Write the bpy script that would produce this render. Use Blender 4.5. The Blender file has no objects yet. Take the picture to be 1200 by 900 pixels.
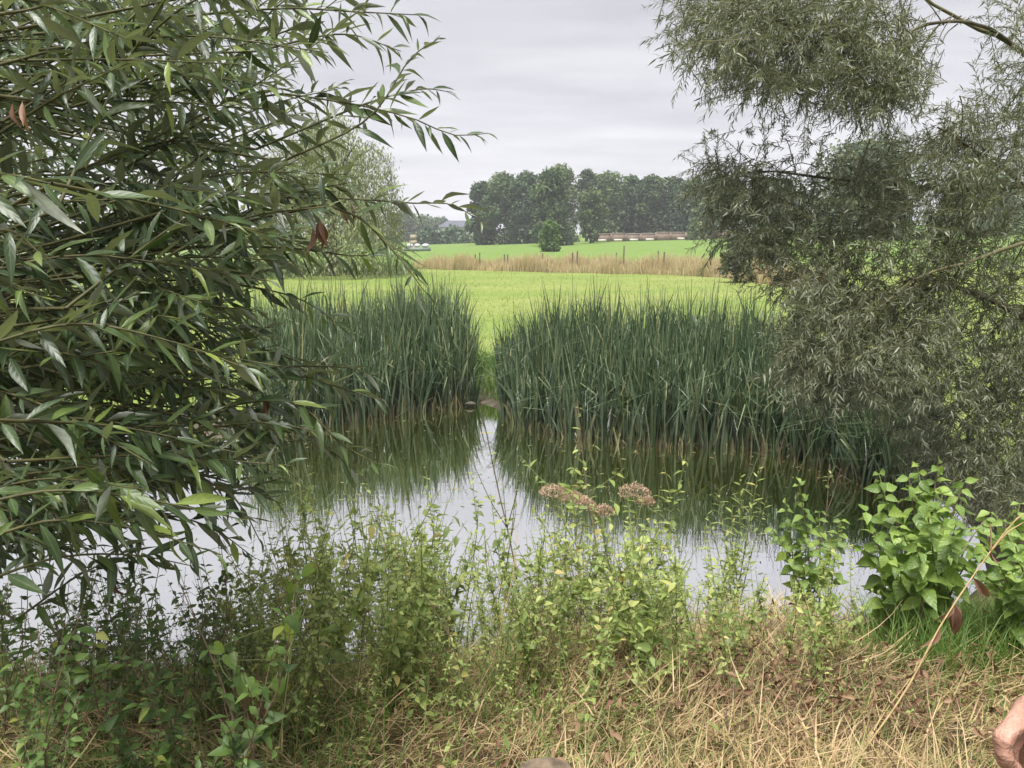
import bpy, math
import numpy as np
from mathutils import Matrix, Vector

# ------------------------------------------------------------------ camera, world, sun, exposure
sc = bpy.context.scene
col = sc.collection
PITCH = math.radians(11.2)
EYE = 1.55
FPX = 900.0                      # focal length in pixels of the 1200 x 900 photograph
WATER = -1.45

cam_d = bpy.data.cameras.new("camera")
cam = bpy.data.objects.new("camera", cam_d)
col.objects.link(cam)
cam.location = (0, 0, EYE)
cam.rotation_euler = (math.pi / 2 - PITCH, 0, 0)
cam_d.sensor_width = 36
cam_d.lens = 27
cam_d.clip_start = 0.05
cam_d.clip_end = 6000
sc.camera = cam

EXPOSURE = 2.4
SUN_EL, SUN_AZ = math.radians(70), math.radians(200)   # azimuth from +Y clockwise

world = bpy.data.worlds.new("World")
sc.world = world
world.use_nodes = True
nt = world.node_tree
nt.nodes.clear()


def N(t, kind, **kw):
    n = t.nodes.new(kind)
    for k, v in kw.items():
        if k in n.inputs.keys():
            n.inputs[k].default_value = v
        else:
            setattr(n, k, v)
    return n


def build_world():
    out = N(nt, 'ShaderNodeOutputWorld')
    bg = N(nt, 'ShaderNodeBackground')
    sky = N(nt, 'ShaderNodeTexSky', sky_type='NISHITA', sun_disc=False, sun_elevation=SUN_EL, sun_rotation=SUN_AZ)
    tc = N(nt, 'ShaderNodeTexCoord')
    sep = N(nt, 'ShaderNodeSeparateXYZ')
    nt.links.new(tc.outputs['Generated'], sep.inputs[0])
    # cloud sheet: the direction meets a plane overhead, so the streaks flatten towards the horizon everywhere round
    zc = N(nt, 'ShaderNodeMath', operation='ADD'); zc.inputs[1].default_value = 0.12
    zm = N(nt, 'ShaderNodeMath', operation='MAXIMUM'); zm.inputs[1].default_value = 0.06
    nt.links.new(sep.outputs['Z'], zc.inputs[0]); nt.links.new(zc.outputs[0], zm.inputs[0])
    dx = N(nt, 'ShaderNodeMath', operation='DIVIDE'); dy = N(nt, 'ShaderNodeMath', operation='DIVIDE')
    nt.links.new(sep.outputs['X'], dx.inputs[0]); nt.links.new(zm.outputs[0], dx.inputs[1])
    nt.links.new(sep.outputs['Y'], dy.inputs[0]); nt.links.new(zm.outputs[0], dy.inputs[1])
    cb = N(nt, 'ShaderNodeCombineXYZ')
    nt.links.new(dx.outputs[0], cb.inputs[0]); nt.links.new(dy.outputs[0], cb.inputs[1])
    mp = N(nt, 'ShaderNodeMapping'); mp.inputs['Scale'].default_value = (0.55, 1.5, 1); mp.inputs['Rotation'].default_value = (0, 0, 0.12)
    nt.links.new(cb.outputs[0], mp.inputs[0])
    no = N(nt, 'ShaderNodeTexNoise', Scale=1.5, Detail=5.0, Roughness=0.55)
    nt.links.new(mp.outputs[0], no.inputs[0])
    cr = N(nt, 'ShaderNodeValToRGB')
    cr.color_ramp.elements[0].position = 0.3; cr.color_ramp.elements[0].color = (0.118, 0.116, 0.125, 1)
    cr.color_ramp.elements[1].position = 0.72; cr.color_ramp.elements[1].color = (0.158, 0.155, 0.163, 1)
    nt.links.new(no.outputs[0], cr.inputs[0])
    # the sun-and-air sky above the cloud, thinned by it
    sk = N(nt, 'ShaderNodeVectorMath', operation='SCALE'); sk.inputs['Scale'].default_value = 0.002
    nt.links.new(sky.outputs[0], sk.inputs[0])
    ad = N(nt, 'ShaderNodeVectorMath', operation='ADD')
    nt.links.new(cr.outputs[0], ad.inputs[0]); nt.links.new(sk.outputs[0], ad.inputs[1])
    hz = N(nt, 'ShaderNodeMapRange'); hz.inputs[1].default_value = 0.0; hz.inputs[2].default_value = 0.22; hz.inputs[3].default_value = 1.22; hz.inputs[4].default_value = 0.97
    nt.links.new(sep.outputs['Z'], hz.inputs[0])
    hs = N(nt, 'ShaderNodeVectorMath', operation='SCALE'); nt.links.new(ad.outputs[0], hs.inputs[0]); nt.links.new(hz.outputs[0], hs.inputs['Scale'])
    nt.links.new(hs.outputs[0], bg.inputs[0])
    bg.inputs[1].default_value = 1.0
    nt.links.new(bg.outputs[0], out.inputs[0])


build_world()

sun_d = bpy.data.lights.new("sun", 'SUN')
sun_d.energy = 1.5
sun_d.angle = math.radians(32)
sun_d.color = (1.0, 0.975, 0.94)
sun = bpy.data.objects.new("sun", sun_d)
col.objects.link(sun)
_sd = Vector((math.sin(SUN_AZ) * math.cos(SUN_EL), math.cos(SUN_AZ) * math.cos(SUN_EL), math.sin(SUN_EL)))
sun.rotation_euler = _sd.to_track_quat('Z', 'Y').to_euler()

sc.render.engine = 'CYCLES'
sc.view_settings.view_transform = 'Standard'
sc.view_settings.look = 'None'
sc.view_settings.gamma = 1
sc.view_settings.exposure = EXPOSURE
sc.cycles.max_bounces = 7
sc.cycles.diffuse_bounces = 2
sc.cycles.glossy_bounces = 3
sc.cycles.transmission_bounces = 4
sc.cycles.transparent_max_bounces = 6
sc.cycles.volume_bounces = 0
sc.cycles.use_denoising = True
sc.cycles.caustics_reflective = False
sc.cycles.caustics_refractive = False

# ------------------------------------------------------------------ pixel to place helpers
_cp, _sp = math.cos(PITCH), math.sin(PITCH)


def ray(px, py):
    """direction of a photograph pixel, scaled to depth 1 along the lens axis"""
    u, v = (px - 600) / FPX, (py - 450) / FPX
    return np.array([u, _cp - v * _sp, -_sp - v * _cp])


def W(px, py, d):
    return ray(px, py) * d + np.array([0, 0, EYE])


def G(px, py, z):
    r = ray(px, py)
    t = (z - EYE) / r[2]
    return r * t + np.array([0, 0, EYE])


def WY(px, py, y):
    """the point of a pixel's ray at ground distance y ahead"""
    r = ray(px, py)
    return r * (y / r[1]) + np.array([0, 0, EYE])


def project(P):
    P = np.asarray(P) - np.array([0, 0, EYE])
    d = P[..., 1] * _cp - P[..., 2] * _sp
    v = (-P[..., 1] * _sp - P[..., 2] * _cp) / d
    u = P[..., 0] / d
    return 600 + u * FPX, 450 + v * FPX, d


# ------------------------------------------------------------------ terrain
FAR_BANK = [G(px, py, WATER)[:2] for px, py in
            [(250, 512), (330, 505), (400, 494), (440, 486), (480, 480), (520, 476), (556, 470), (580, 478), (610, 494), (660, 506), (720, 513),
             (800, 518), (870, 520), (920, 526), (970, 542), (1010, 556), (1060, 570), (1105, 585)]]
POND = [(-10.5, 9.0), (-9.5, 12.0), (-7.0, 11.9)] + [tuple(p) for p in FAR_BANK] + \
       [(4.75, 7.4), (4.2, 6.3), (3.4, 5.6), (2.4, 5.3), (1.2, 5.2), (0.2, 5.05), (-0.8, 4.85), (-2.4, 4.65), (-4.5, 4.6), (-7.5, 5.2)]
POND = np.array(POND)


def pond_dist(x, y):
    """signed distance to the shore line, positive on land"""
    d2 = np.full(x.shape, 1e9)
    inside = np.zeros(x.shape, bool)
    n = len(POND)
    for i in range(n):
        ax, ay = POND[i]; bx, by = POND[(i + 1) % n]
        ex, ey = bx - ax, by - ay
        t = np.clip(((x - ax) * ex + (y - ay) * ey) / (ex * ex + ey * ey), 0, 1)
        d2 = np.minimum(d2, (x - ax - t * ex) ** 2 + (y - ay - t * ey) ** 2)
        c = ((ay > y) != (by > y)) & (x < (bx - ax) * (y - ay) / (by - ay + 1e-12) + ax)
        inside ^= c
    d = np.sqrt(d2)
    return np.where(inside, -d, d)


def smooth(a, b, t):
    t = np.clip((t - a) / (b - a), 0, 1)
    return t * t * (3 - 2 * t)


def bumps(x, y):
    return (np.sin(x * 1.7 + 1.3 * np.sin(y * 1.1)) * np.sin(y * 2.1 + 0.7) + 0.6 * np.sin(x * 4.3 + y * 2.9) * np.sin(y * 4.7 - x * 1.2)
            + 0.35 * np.sin(x * 9.1 - y * 3.3) * np.sin(y * 10.3 + x * 2.2))


def ground_z(x, y):
    x = np.asarray(x, float); y = np.asarray(y, float)
    d = pond_dist(x, y)
    L = np.interp(y, [1.2, 2.5, 3.6, 5, 7, 9], [0, -0.20, -0.42, -0.6, -0.85, -1.05])
    Ln = np.interp(y, [1.2, 2.4, 3.4, 4.2, 5.0, 6], [0, -0.20, -0.44, -0.95, -1.36, -1.6])
    mid = smooth(-7, -5, x) * (1 - smooth(3.0, 4.4, x)) * (1 - smooth(6.0, 7.0, y))
    L = L + (Ln - L) * mid
    k_near = 0.58 + 0.75 * smooth(-0.2, 1.4, x)
    k = k_near + (0.35 - k_near) * smooth(6.5, 8.5, y)
    z = np.minimum(L, WATER + np.maximum(d * k, -0.7))
    near = 1 - smooth(7, 11, y)
    z = z + bumps(x, y) * (0.035 * near + 0.018 * (1 - near)) * smooth(0.0, 0.6, np.abs(d))
    z = z + 0.032 * x * smooth(55, 150, y) * (1 - smooth(300, 600, y))
    z = z + 0.10 * np.sin(x * 0.11 + 0.6) * np.sin(y * 0.09) * smooth(18, 50, y)
    return z


def gz(x, y):
    return float(ground_z(np.array([x]), np.array([y]))[0])


# ------------------------------------------------------------------ mesh helpers
class MB:
    def __init__(self):
        self.v, self.f, self.r, self.n, self.l = [], [], [], 0, []

    def add(self, V, F, rnd=0.0, loc=None):
        V = np.asarray(V, float).reshape(-1, 3)
        F = np.asarray(F, int)
        r = np.broadcast_to(np.asarray(rnd, float), (len(V),)) if np.ndim(rnd) <= 1 else rnd.ravel()
        self.v.append(V); self.f.append(F + self.n); self.r.append(r); self.n += len(V)
        self.l.append(np.zeros((len(V), 3)) + (1.0, 0.5, 0) if loc is None else loc)
        return self

    def mesh(self, name, mat, smooth_shade=True):
        V = np.concatenate(self.v)
        loops = np.concatenate([f.ravel() for f in self.f])
        sizes = np.concatenate([np.full(len(f), f.shape[1], np.int32) for f in self.f])
        me = bpy.data.meshes.new(name)
        me.vertices.add(len(V)); me.vertices.foreach_set('co', V.astype(np.float32).ravel())
        me.loops.add(len(loops)); me.loops.foreach_set('vertex_index', loops.astype(np.int32))
        me.polygons.add(len(sizes))
        me.polygons.foreach_set('loop_start', np.concatenate([[0], np.cumsum(sizes)[:-1]]).astype(np.int32))
        try:
            me.polygons.foreach_set('loop_total', sizes)
        except Exception:
            pass
        at = me.attributes.new('rnd', 'FLOAT', 'POINT')
        at.data.foreach_set('value', np.concatenate(self.r).astype(np.float32))
        lo = me.attributes.new('loc', 'FLOAT_VECTOR', 'POINT')
        lo.data.foreach_set('vector', np.concatenate(self.l).astype(np.float32).ravel())
        me.update(calc_edges=True)
        if smooth_shade:
            me.polygons.foreach_set('use_smooth', np.ones(len(sizes), bool))
        me.materials.append(mat)
        return me

    def build(self, name, mat, parent=None, smooth_shade=True):
        return link(name, self.mesh(name, mat, smooth_shade), parent)


def link(name, data, parent=None):
    o = bpy.data.objects.new(name, data)
    col.objects.link(o)
    if parent is not None:
        o.parent = parent
    return o


def tag(o, label=None, cat=None, group=None, kind=None):
    if label: o['label'] = label
    if cat: o['category'] = cat
    if group: o['group'] = group
    if kind: o['kind'] = kind
    return o


def thing(name, label, cat, loc=(0, 0, 0), group=None):
    o = link(name, None)
    o.location = Vector([float(c) for c in loc])
    return tag(o, label, cat, group)


def unit(a):
    return a / (np.linalg.norm(a, axis=-1, keepdims=True) + 1e-9)


def frames(d, n):
    """rotation matrices whose columns are x, y (along d) and z (near n)"""
    d = unit(d); x = unit(np.cross(d, n)); z = np.cross(x, d)
    return np.stack([x, d, z], -1)


def scatter(mb, tmpl, pos, R, scale, rnd, widen=None):
    V, F = tmpl
    V = V[None] * np.asarray(scale)[:, None, None]
    if widen is not None:
        V = V * np.stack([widen, np.ones_like(widen), np.ones_like(widen)], -1)[:, None, :]
    P = np.einsum('nij,nkj->nki', R, V) + pos[:, None, :]
    k = V.shape[1]
    FF = (F[None] + (np.arange(len(pos)) * k)[:, None, None]).reshape(-1, F.shape[1])
    mb.add(P, FF, np.repeat(rnd, k), np.tile(leaf_loc(k), (len(pos), 1)) if k % 3 == 0 else None)


def leaf_loc(k):
    """position within a leaf: across (0 on the midrib, 1 at the rim) and along"""
    rows = k // 3
    return np.array([(abs(j - 1), i / (rows - 1), 0) for i in range(rows) for j in range(3)], float)


def leaf_tmpl(profile, width, fold=0.25, curl=0.12, twist=0.0, wave=0.0):
    """profile: list of (s, w); a leaf along +Y of length 1, its upper side +Z"""
    V = []
    for i, (s, w) in enumerate(profile):
        zc = -curl * s * s + 0.02 * s
        hw = max(w * width * 0.5, 0.002)
        a = twist * s
        e = fold * hw + wave * math.sin(i * 2.1) * hw
        for sx in (-1, 0, 1):
            x = sx * hw; z = zc + (e if sx else 0)
            V.append((x * math.cos(a), s, z + x * math.sin(a)))
    F = []
    for i in range(len(profile) - 1):
        b = i * 3
        F += [(b, b + 1, b + 4, b + 3), (b + 1, b + 2, b + 5, b + 4)]
    return np.array(V), np.array(F)


LANCE = [(0, .04), (.06, .12), (.18, .62), (.36, 1.0), (.56, .92), (.76, .58), (.9, .24), (1, .0)]
OVATE = [(0, .06), (.08, .12), (.16, .58), (.32, .98), (.5, .96), (.68, .68), (.84, .32), (1, .0)]
SMALL = [(0, .1), (.25, .95), (.6, .8), (1, .0)]
HEART_V = None


def blades(mb, base, az, lean, bend, length, width, S=5, twist=None, rnd=None, taper=0.6, kink=None):
    """bent strips growing from the ground"""
    n = len(base)
    s = np.linspace(0, 1, S + 1)
    th = lean[:, None] + bend[:, None] * (s[None] ** 1.6)
    if kink is not None:
        th = th + np.where(s[None] > kink[0][:, None], kink[1][:, None], 0)
    st = length[:, None] / S
    h = np.concatenate([np.zeros((n, 1)), np.cumsum(np.sin(th[:, :-1]) * st, 1)], 1)
    z = np.concatenate([np.zeros((n, 1)), np.cumsum(np.cos(th[:, :-1]) * st, 1)], 1)
    dx, dy = np.cos(az)[:, None], np.sin(az)[:, None]
    C = np.stack([base[:, 0:1] + h * dx, base[:, 1:2] + h * dy, base[:, 2:3] + z], -1)
    if twist is None:
        twist = np.zeros(n)
    wa = az + np.pi / 2 + twist
    wd = np.stack([np.cos(wa), np.sin(wa), np.zeros(n)], -1)[:, None, :]
    prof = np.minimum(1, (1 - s) / taper) ** 0.8 * (0.75 + 0.25 * np.minimum(1, s * 6))
    prof = np.maximum(prof, 0.04)
    hw = (width[:, None] * 0.5 * prof[None])[..., None]
    V = np.stack([C - wd * hw, C + wd * hw], 2)      # n, S+1, 2, 3
    k = (S + 1) * 2
    F = np.array([(2 * i, 2 * i + 1, 2 * i + 3, 2 * i + 2) for i in range(S)])
    FF = (F[None] + (np.arange(n) * k)[:, None, None]).reshape(-1, 4)
    mb.add(V.reshape(-1, 3), FF, np.repeat(rnd if rnd is not None else np.zeros(n), k))


def tube(mb, pts, rad, sides=6, rnd=0.0, cap=False):
    pts = np.asarray(pts, float); n = len(pts)
    rad = np.broadcast_to(np.asarray(rad, float), (n,))
    t = unit(np.gradient(pts, axis=0))
    ref = np.array([0.13, 0.31, 1.0]) if abs(t[0][2]) < 0.9 else np.array([1.0, 0.2, 0.1])
    x = unit(np.cross(t, ref)); y = np.cross(t, x)
    a = np.arange(sides) * 2 * np.pi / sides
    V = pts[:, None] + (x[:, None] * np.cos(a)[None, :, None] + y[:, None] * np.sin(a)[None, :, None]) * rad[:, None, None]
    F = [(i * sides + j, i * sides + (j + 1) % sides, (i + 1) * sides + (j + 1) % sides, (i + 1) * sides + j)
         for i in range(n - 1) for j in range(sides)]
    mb.add(V.reshape(-1, 3), F, rnd)
    if cap:
        for e in (0, n - 1):
            b = mb.n
            mb.add(np.concatenate([V[e], pts[e][None]]), [(j, (j + 1) % sides, sides) for j in range(sides)], rnd)


def spline(P, n):
    """smooth curve through a few points"""
    P = np.asarray(P, float)
    if len(P) == 2:
        return P[0] + (P[1] - P[0]) * np.linspace(0, 1, n)[:, None]
    Q = np.concatenate([[2 * P[0] - P[1]], P, [2 * P[-1] - P[-2]]])
    u = np.linspace(0, len(P) - 1 - 1e-6, n)
    i = u.astype(int); t = (u - i)[:, None]
    a, b, c, d = Q[i], Q[i + 1], Q[i + 2], Q[i + 3]
    return 0.5 * (2 * b + (c - a) * t + (2 * a - 5 * b + 4 * c - d) * t * t + (3 * b - 3 * c + d - a) * t ** 3)


# ------------------------------------------------------------------ materials
def new_mat(name):
    m = bpy.data.materials.new(name)
    m.use_nodes = True
    t = m.node_tree
    t.nodes.clear()
    return m, t


def leaf_mat(name, cols, under=None, trans=0.3, rough=0.5, spec=0.4, noise_scale=0.0, pos=None, vein=0.0, side=0.0):
    """cols: colours that single leaves take, picked by their own random number"""
    m, t = new_mat(name)
    L = t.links.new
    out = N(t, 'ShaderNodeOutputMaterial')
    at = N(t, 'ShaderNodeAttribute', attribute_name='rnd')
    oi = N(t, 'ShaderNodeObjectInfo')
    ad = N(t, 'ShaderNodeMath', operation='ADD'); fr = N(t, 'ShaderNodeMath', operation='FRACT')
    L(at.outputs['Fac'], ad.inputs[0]); L(oi.outputs['Random'], ad.inputs[1]); L(ad.outputs[0], fr.inputs[0])
    cr = N(t, 'ShaderNodeValToRGB')
    els = cr.color_ramp.elements
    while len(els) < len(cols): els.new(0.5)
    for i, c in enumerate(cols):
        els[i].position = pos[i] if pos else i / max(1, len(cols) - 1)
        els[i].color = (*c, 1)
    L(fr.outputs[0], cr.inputs[0])
    c_out = cr.outputs[0]
    if under is not None:
        ge = N(t, 'ShaderNodeNewGeometry')
        mx = N(t, 'ShaderNodeMix', data_type='RGBA')
        L(ge.outputs['Backfacing'], mx.inputs[0]); L(c_out, mx.inputs[6])
        mx.inputs[7].default_value = (*under, 1)
        c_out = mx.outputs[2]
    tc = N(t, 'ShaderNodeTexCoord')
    no = N(t, 'ShaderNodeTexNoise', Scale=noise_scale or 9.0, Detail=3.0)
    L(tc.outputs['Object'], no.inputs[0])
    mr = N(t, 'ShaderNodeMapRange'); mr.inputs[3].default_value = 0.72; mr.inputs[4].default_value = 1.28
    L(no.outputs[0], mr.inputs[0])
    sc_ = N(t, 'ShaderNodeVectorMath', operation='SCALE')
    L(c_out, sc_.inputs[0]); L(mr.outputs[0], sc_.inputs['Scale'])
    col_ = sc_.outputs[0]
    bs = N(t, 'ShaderNodeBsdfPrincipled', Roughness=rough)
    bs.inputs['Specular IOR Level'].default_value = spec
    if vein:
        la = N(t, 'ShaderNodeAttribute', attribute_name='loc')
        sx = N(t, 'ShaderNodeSeparateXYZ'); L(la.outputs['Vector'], sx.inputs[0])
        mid = N(t, 'ShaderNodeMapRange'); mid.inputs[1].default_value = 0.05; mid.inputs[2].default_value = 0.17; mid.inputs[3].default_value = 1; mid.inputs[4].default_value = 0
        L(sx.outputs['X'], mid.inputs[0])
        # side veins sweep from the midrib towards the tip
        a1 = N(t, 'ShaderNodeMath', operation='MULTIPLY'); a1.inputs[1].default_value = -0.16; L(sx.outputs['X'], a1.inputs[0])
        a2 = N(t, 'ShaderNodeMath', operation='ADD'); L(sx.outputs['Y'], a2.inputs[0]); L(a1.outputs[0], a2.inputs[1])
        a3 = N(t, 'ShaderNodeMath', operation='MULTIPLY'); a3.inputs[1].default_value = 50.0; L(a2.outputs[0], a3.inputs[0])
        a4 = N(t, 'ShaderNodeMath', operation='SINE'); L(a3.outputs[0], a4.inputs[0])
        sv = N(t, 'ShaderNodeMapRange'); sv.inputs[1].default_value = 0.55; sv.inputs[2].default_value = 1.0; sv.inputs[3].default_value = 0; sv.inputs[4].default_value = side
        L(a4.outputs[0], sv.inputs[0])
        mxv = N(t, 'ShaderNodeMath', operation='MAXIMUM'); L(mid.outputs[0], mxv.inputs[0]); L(sv.outputs[0], mxv.inputs[1])
        fv = N(t, 'ShaderNodeMath', operation='MULTIPLY'); fv.inputs[1].default_value = vein; L(mxv.outputs[0], fv.inputs[0])
        vc = N(t, 'ShaderNodeMix', data_type='RGBA'); L(fv.outputs[0], vc.inputs[0]); L(col_, vc.inputs[6]); vc.inputs[7].default_value = (.30, .36, .16, 1)
        col_ = vc.outputs[2]
        bp = N(t, 'ShaderNodeBump', Strength=0.35 if side else 0.08, Distance=0.002); L(a4.outputs[0], bp.inputs['Height']); L(bp.outputs[0], bs.inputs['Normal'])
    L(col_, bs.inputs['Base Color'])
    tr = N(t, 'ShaderNodeBsdfTranslucent')
    ty = N(t, 'ShaderNodeVectorMath', operation='MULTIPLY'); ty.inputs[1].default_value = (1.5, 1.6, 0.7)
    L(col_, ty.inputs[0]); L(ty.outputs[0], tr.inputs[0])
    ms = N(t, 'ShaderNodeMixShader'); ms.inputs[0].default_value = trans
    L(bs.outputs[0], ms.inputs[1]); L(tr.outputs[0], ms.inputs[2]); L(ms.outputs[0], out.inputs[0])
    return m


def solid_mat(name, c1, c2, scale=20.0, rough=0.85, bump=0.3, stretch=(1, 1, 1), detail=6.0):
    m, t = new_mat(name)
    L = t.links.new
    out = N(t, 'ShaderNodeOutputMaterial')
    tc = N(t, 'ShaderNodeTexCoord'); mp = N(t, 'ShaderNodeMapping'); mp.inputs['Scale'].default_value = stretch
    no = N(t, 'ShaderNodeTexNoise', Scale=scale, Detail=detail)
    L(tc.outputs['Object'], mp.inputs[0]); L(mp.outputs[0], no.inputs[0])
    mx = N(t, 'ShaderNodeMix', data_type='RGBA')
    mx.inputs[6].default_value = (*c1, 1); mx.inputs[7].default_value = (*c2, 1)
    mr = N(t, 'ShaderNodeMapRange'); mr.inputs[1].default_value = 0.3; mr.inputs[2].default_value = 0.7
    L(no.outputs[0], mr.inputs[0]); L(mr.outputs[0], mx.inputs[0])
    bs = N(t, 'ShaderNodeBsdfPrincipled', Roughness=rough)
    bs.inputs['Specular IOR Level'].default_value = 0.3
    L(mx.outputs[2], bs.inputs['Base Color'])
    if bump:
        bp = N(t, 'ShaderNodeBump', Strength=bump, Distance=0.02)
        L(no.outputs[0], bp.inputs['Height']); L(bp.outputs[0], bs.inputs['Normal'])
    L(bs.outputs[0], out.inputs[0])
    return m


M = {}
M['willow'] = leaf_mat('willow_leaf', [(.026, .045, .018), (.044, .074, .028), (.064, .102, .038), (.105, .155, .042), (.20, .26, .05)],
                       under=(.18, .205, .155), trans=0.18, rough=0.38, spec=0.5, noise_scale=14, pos=[0, .35, .7, .9, 1], vein=.22)
M['willow_dead'] = leaf_mat('dead_willow_leaf', [(.13, .065, .045), (.23, .125, .085), (.17, .09, .06), (.30, .18, .12)], trans=0.15, rough=0.7)
M['osier'] = leaf_mat('fine_willow_leaf', [(.034, .044, .022), (.068, .086, .042), (.112, .130, .068), (.19, .20, .12)],
                      under=(.21, .225, .165), trans=0.14, rough=0.42, spec=0.5)
M['cattail'] = leaf_mat('cattail_leaf', [(.026, .052, .026), (.060, .102, .048), (.110, .162, .080), (.20, .245, .13), (.34, .32, .16)],
                        trans=0.12, rough=0.38, spec=0.5, noise_scale=3, pos=[0, .3, .62, .92, 1])
M['cattail_dead'] = leaf_mat('dead_cattail_leaf', [(.08, .065, .032), (.18, .155, .075), (.06, .05, .026), (.32, .265, .14), (.11, .16, .05)], trans=0.05, rough=0.7)
M['field'] = leaf_mat('field_grass_blade', [(.105, .155, .036), (.155, .21, .048), (.205, .245, .07), (.27, .28, .12)], trans=0.2, rough=0.6, pos=[0, .5, .85, 1])
M['tan'] = leaf_mat('tall_dry_grass', [(.44, .34, .22), (.54, .43, .28), (.60, .49, .33), (.38, .34, .19), (.27, .30, .12)], trans=0.25, rough=0.75, pos=[0, .35, .7, .88, 1])
M['hay'] = leaf_mat('bank_dry_grass', [(.05, .03, .02), (.18, .108, .06), (.36, .24, .13), (.56, .42, .25), (.35, .28, .12), (.16, .20, .06)],
                    trans=0.2, rough=0.7, pos=[0, .2, .45, .68, .84, 1], noise_scale=2)
M['grass'] = leaf_mat('bank_green_grass', [(.075, .15, .03), (.11, .20, .045), (.15, .24, .06), (.22, .27, .08)], trans=0.35, rough=0.5)
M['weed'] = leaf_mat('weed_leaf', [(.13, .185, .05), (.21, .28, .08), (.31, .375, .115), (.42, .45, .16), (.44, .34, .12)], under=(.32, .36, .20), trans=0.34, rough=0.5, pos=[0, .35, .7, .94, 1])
M['weed_dark'] = leaf_mat('dark_bank_leaf', [(.06, .11, .03), (.095, .16, .042), (.14, .22, .055), (.25, .27, .06)], under=(.15, .20, .10), trans=0.3, rough=0.5, pos=[0, .5, .93, 1])  # darker green leaf tones for the weeds below the willow and the bare stems
M['dogwood'] = leaf_mat('dogwood_leaf', [(.115, .19, .04), (.16, .25, .052), (.21, .31, .065), (.29, .39, .085)], under=(.22, .29, .15), trans=0.36, rough=0.42, spec=0.5, vein=.3, side=.35)
M['litter'] = leaf_mat('brown_leaf', [(.10, .055, .03), (.19, .11, .065), (.27, .17, .10), (.14, .07, .04)], trans=0.1, rough=0.8)
M['umbel'] = leaf_mat('spent_flower', [(.30, .20, .14), (.44, .32, .23), (.58, .44, .33), (.36, .25, .19)], trans=0.15, rough=0.8)
M['green_stem'] = solid_mat('green_stem', (.15, .19, .06), (.22, .22, .09), 30, 0.6, 0.1)
M['brown_stem'] = solid_mat('brown_stem', (.12, .08, .055), (.22, .15, .10), 30, 0.8, 0.2)
M['yellow_stem'] = solid_mat('yellow_stem', (.26, .18, .07), (.42, .31, .15), 40, 0.6, 0.1)
M['straw_stem'] = solid_mat('straw_stem', (.30, .21, .10), (.44, .32, .16), 25, 0.7, 0.1)
M['bark'] = solid_mat('willow_bark', (.055, .045, .03), (.13, .11, .075), 14, 0.9, 0.6, (1, 1, .25))
M['twig'] = solid_mat('willow_twig', (.05, .048, .022), (.11, .105, .04), 20, 0.6, 0.1)
M['bark_moss'] = solid_mat('mossy_bark', (.11, .10, .05), (.20, .18, .10), 12, 0.9, 0.5, (1, 1, .3))
M['far_bark'] = solid_mat('far_bark', (.05, .045, .04), (.09, .08, .07), 3, 0.9, 0)


def far_leaf(name, cols, scale=0.35):
    return leaf_mat(name, cols, trans=0.2, rough=0.6, noise_scale=scale, spec=0.3)


M['far_dark'] = far_leaf('dark_tree_leaf', [(.022, .046, .022), (.038, .074, .034), (.062, .108, .046), (.095, .15, .062)])
M['far_mid'] = far_leaf('mid_tree_leaf', [(.032, .058, .022), (.056, .094, .034), (.086, .132, .046), (.125, .175, .065)])
M['far_light'] = far_leaf('light_tree_leaf', [(.055, .09, .03), (.08, .12, .04), (.11, .155, .05), (.14, .185, .06)])
M['far_bush'] = far_leaf('bush_leaf', [(.06, .11, .03), (.085, .15, .04), (.12, .19, .05), (.15, .22, .06)])
M['far_pale'] = far_leaf('pale_willow_leaf', [(.15, .18, .09), (.21, .24, .12), (.27, .29, .145), (.33, .34, .17)])


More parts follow.
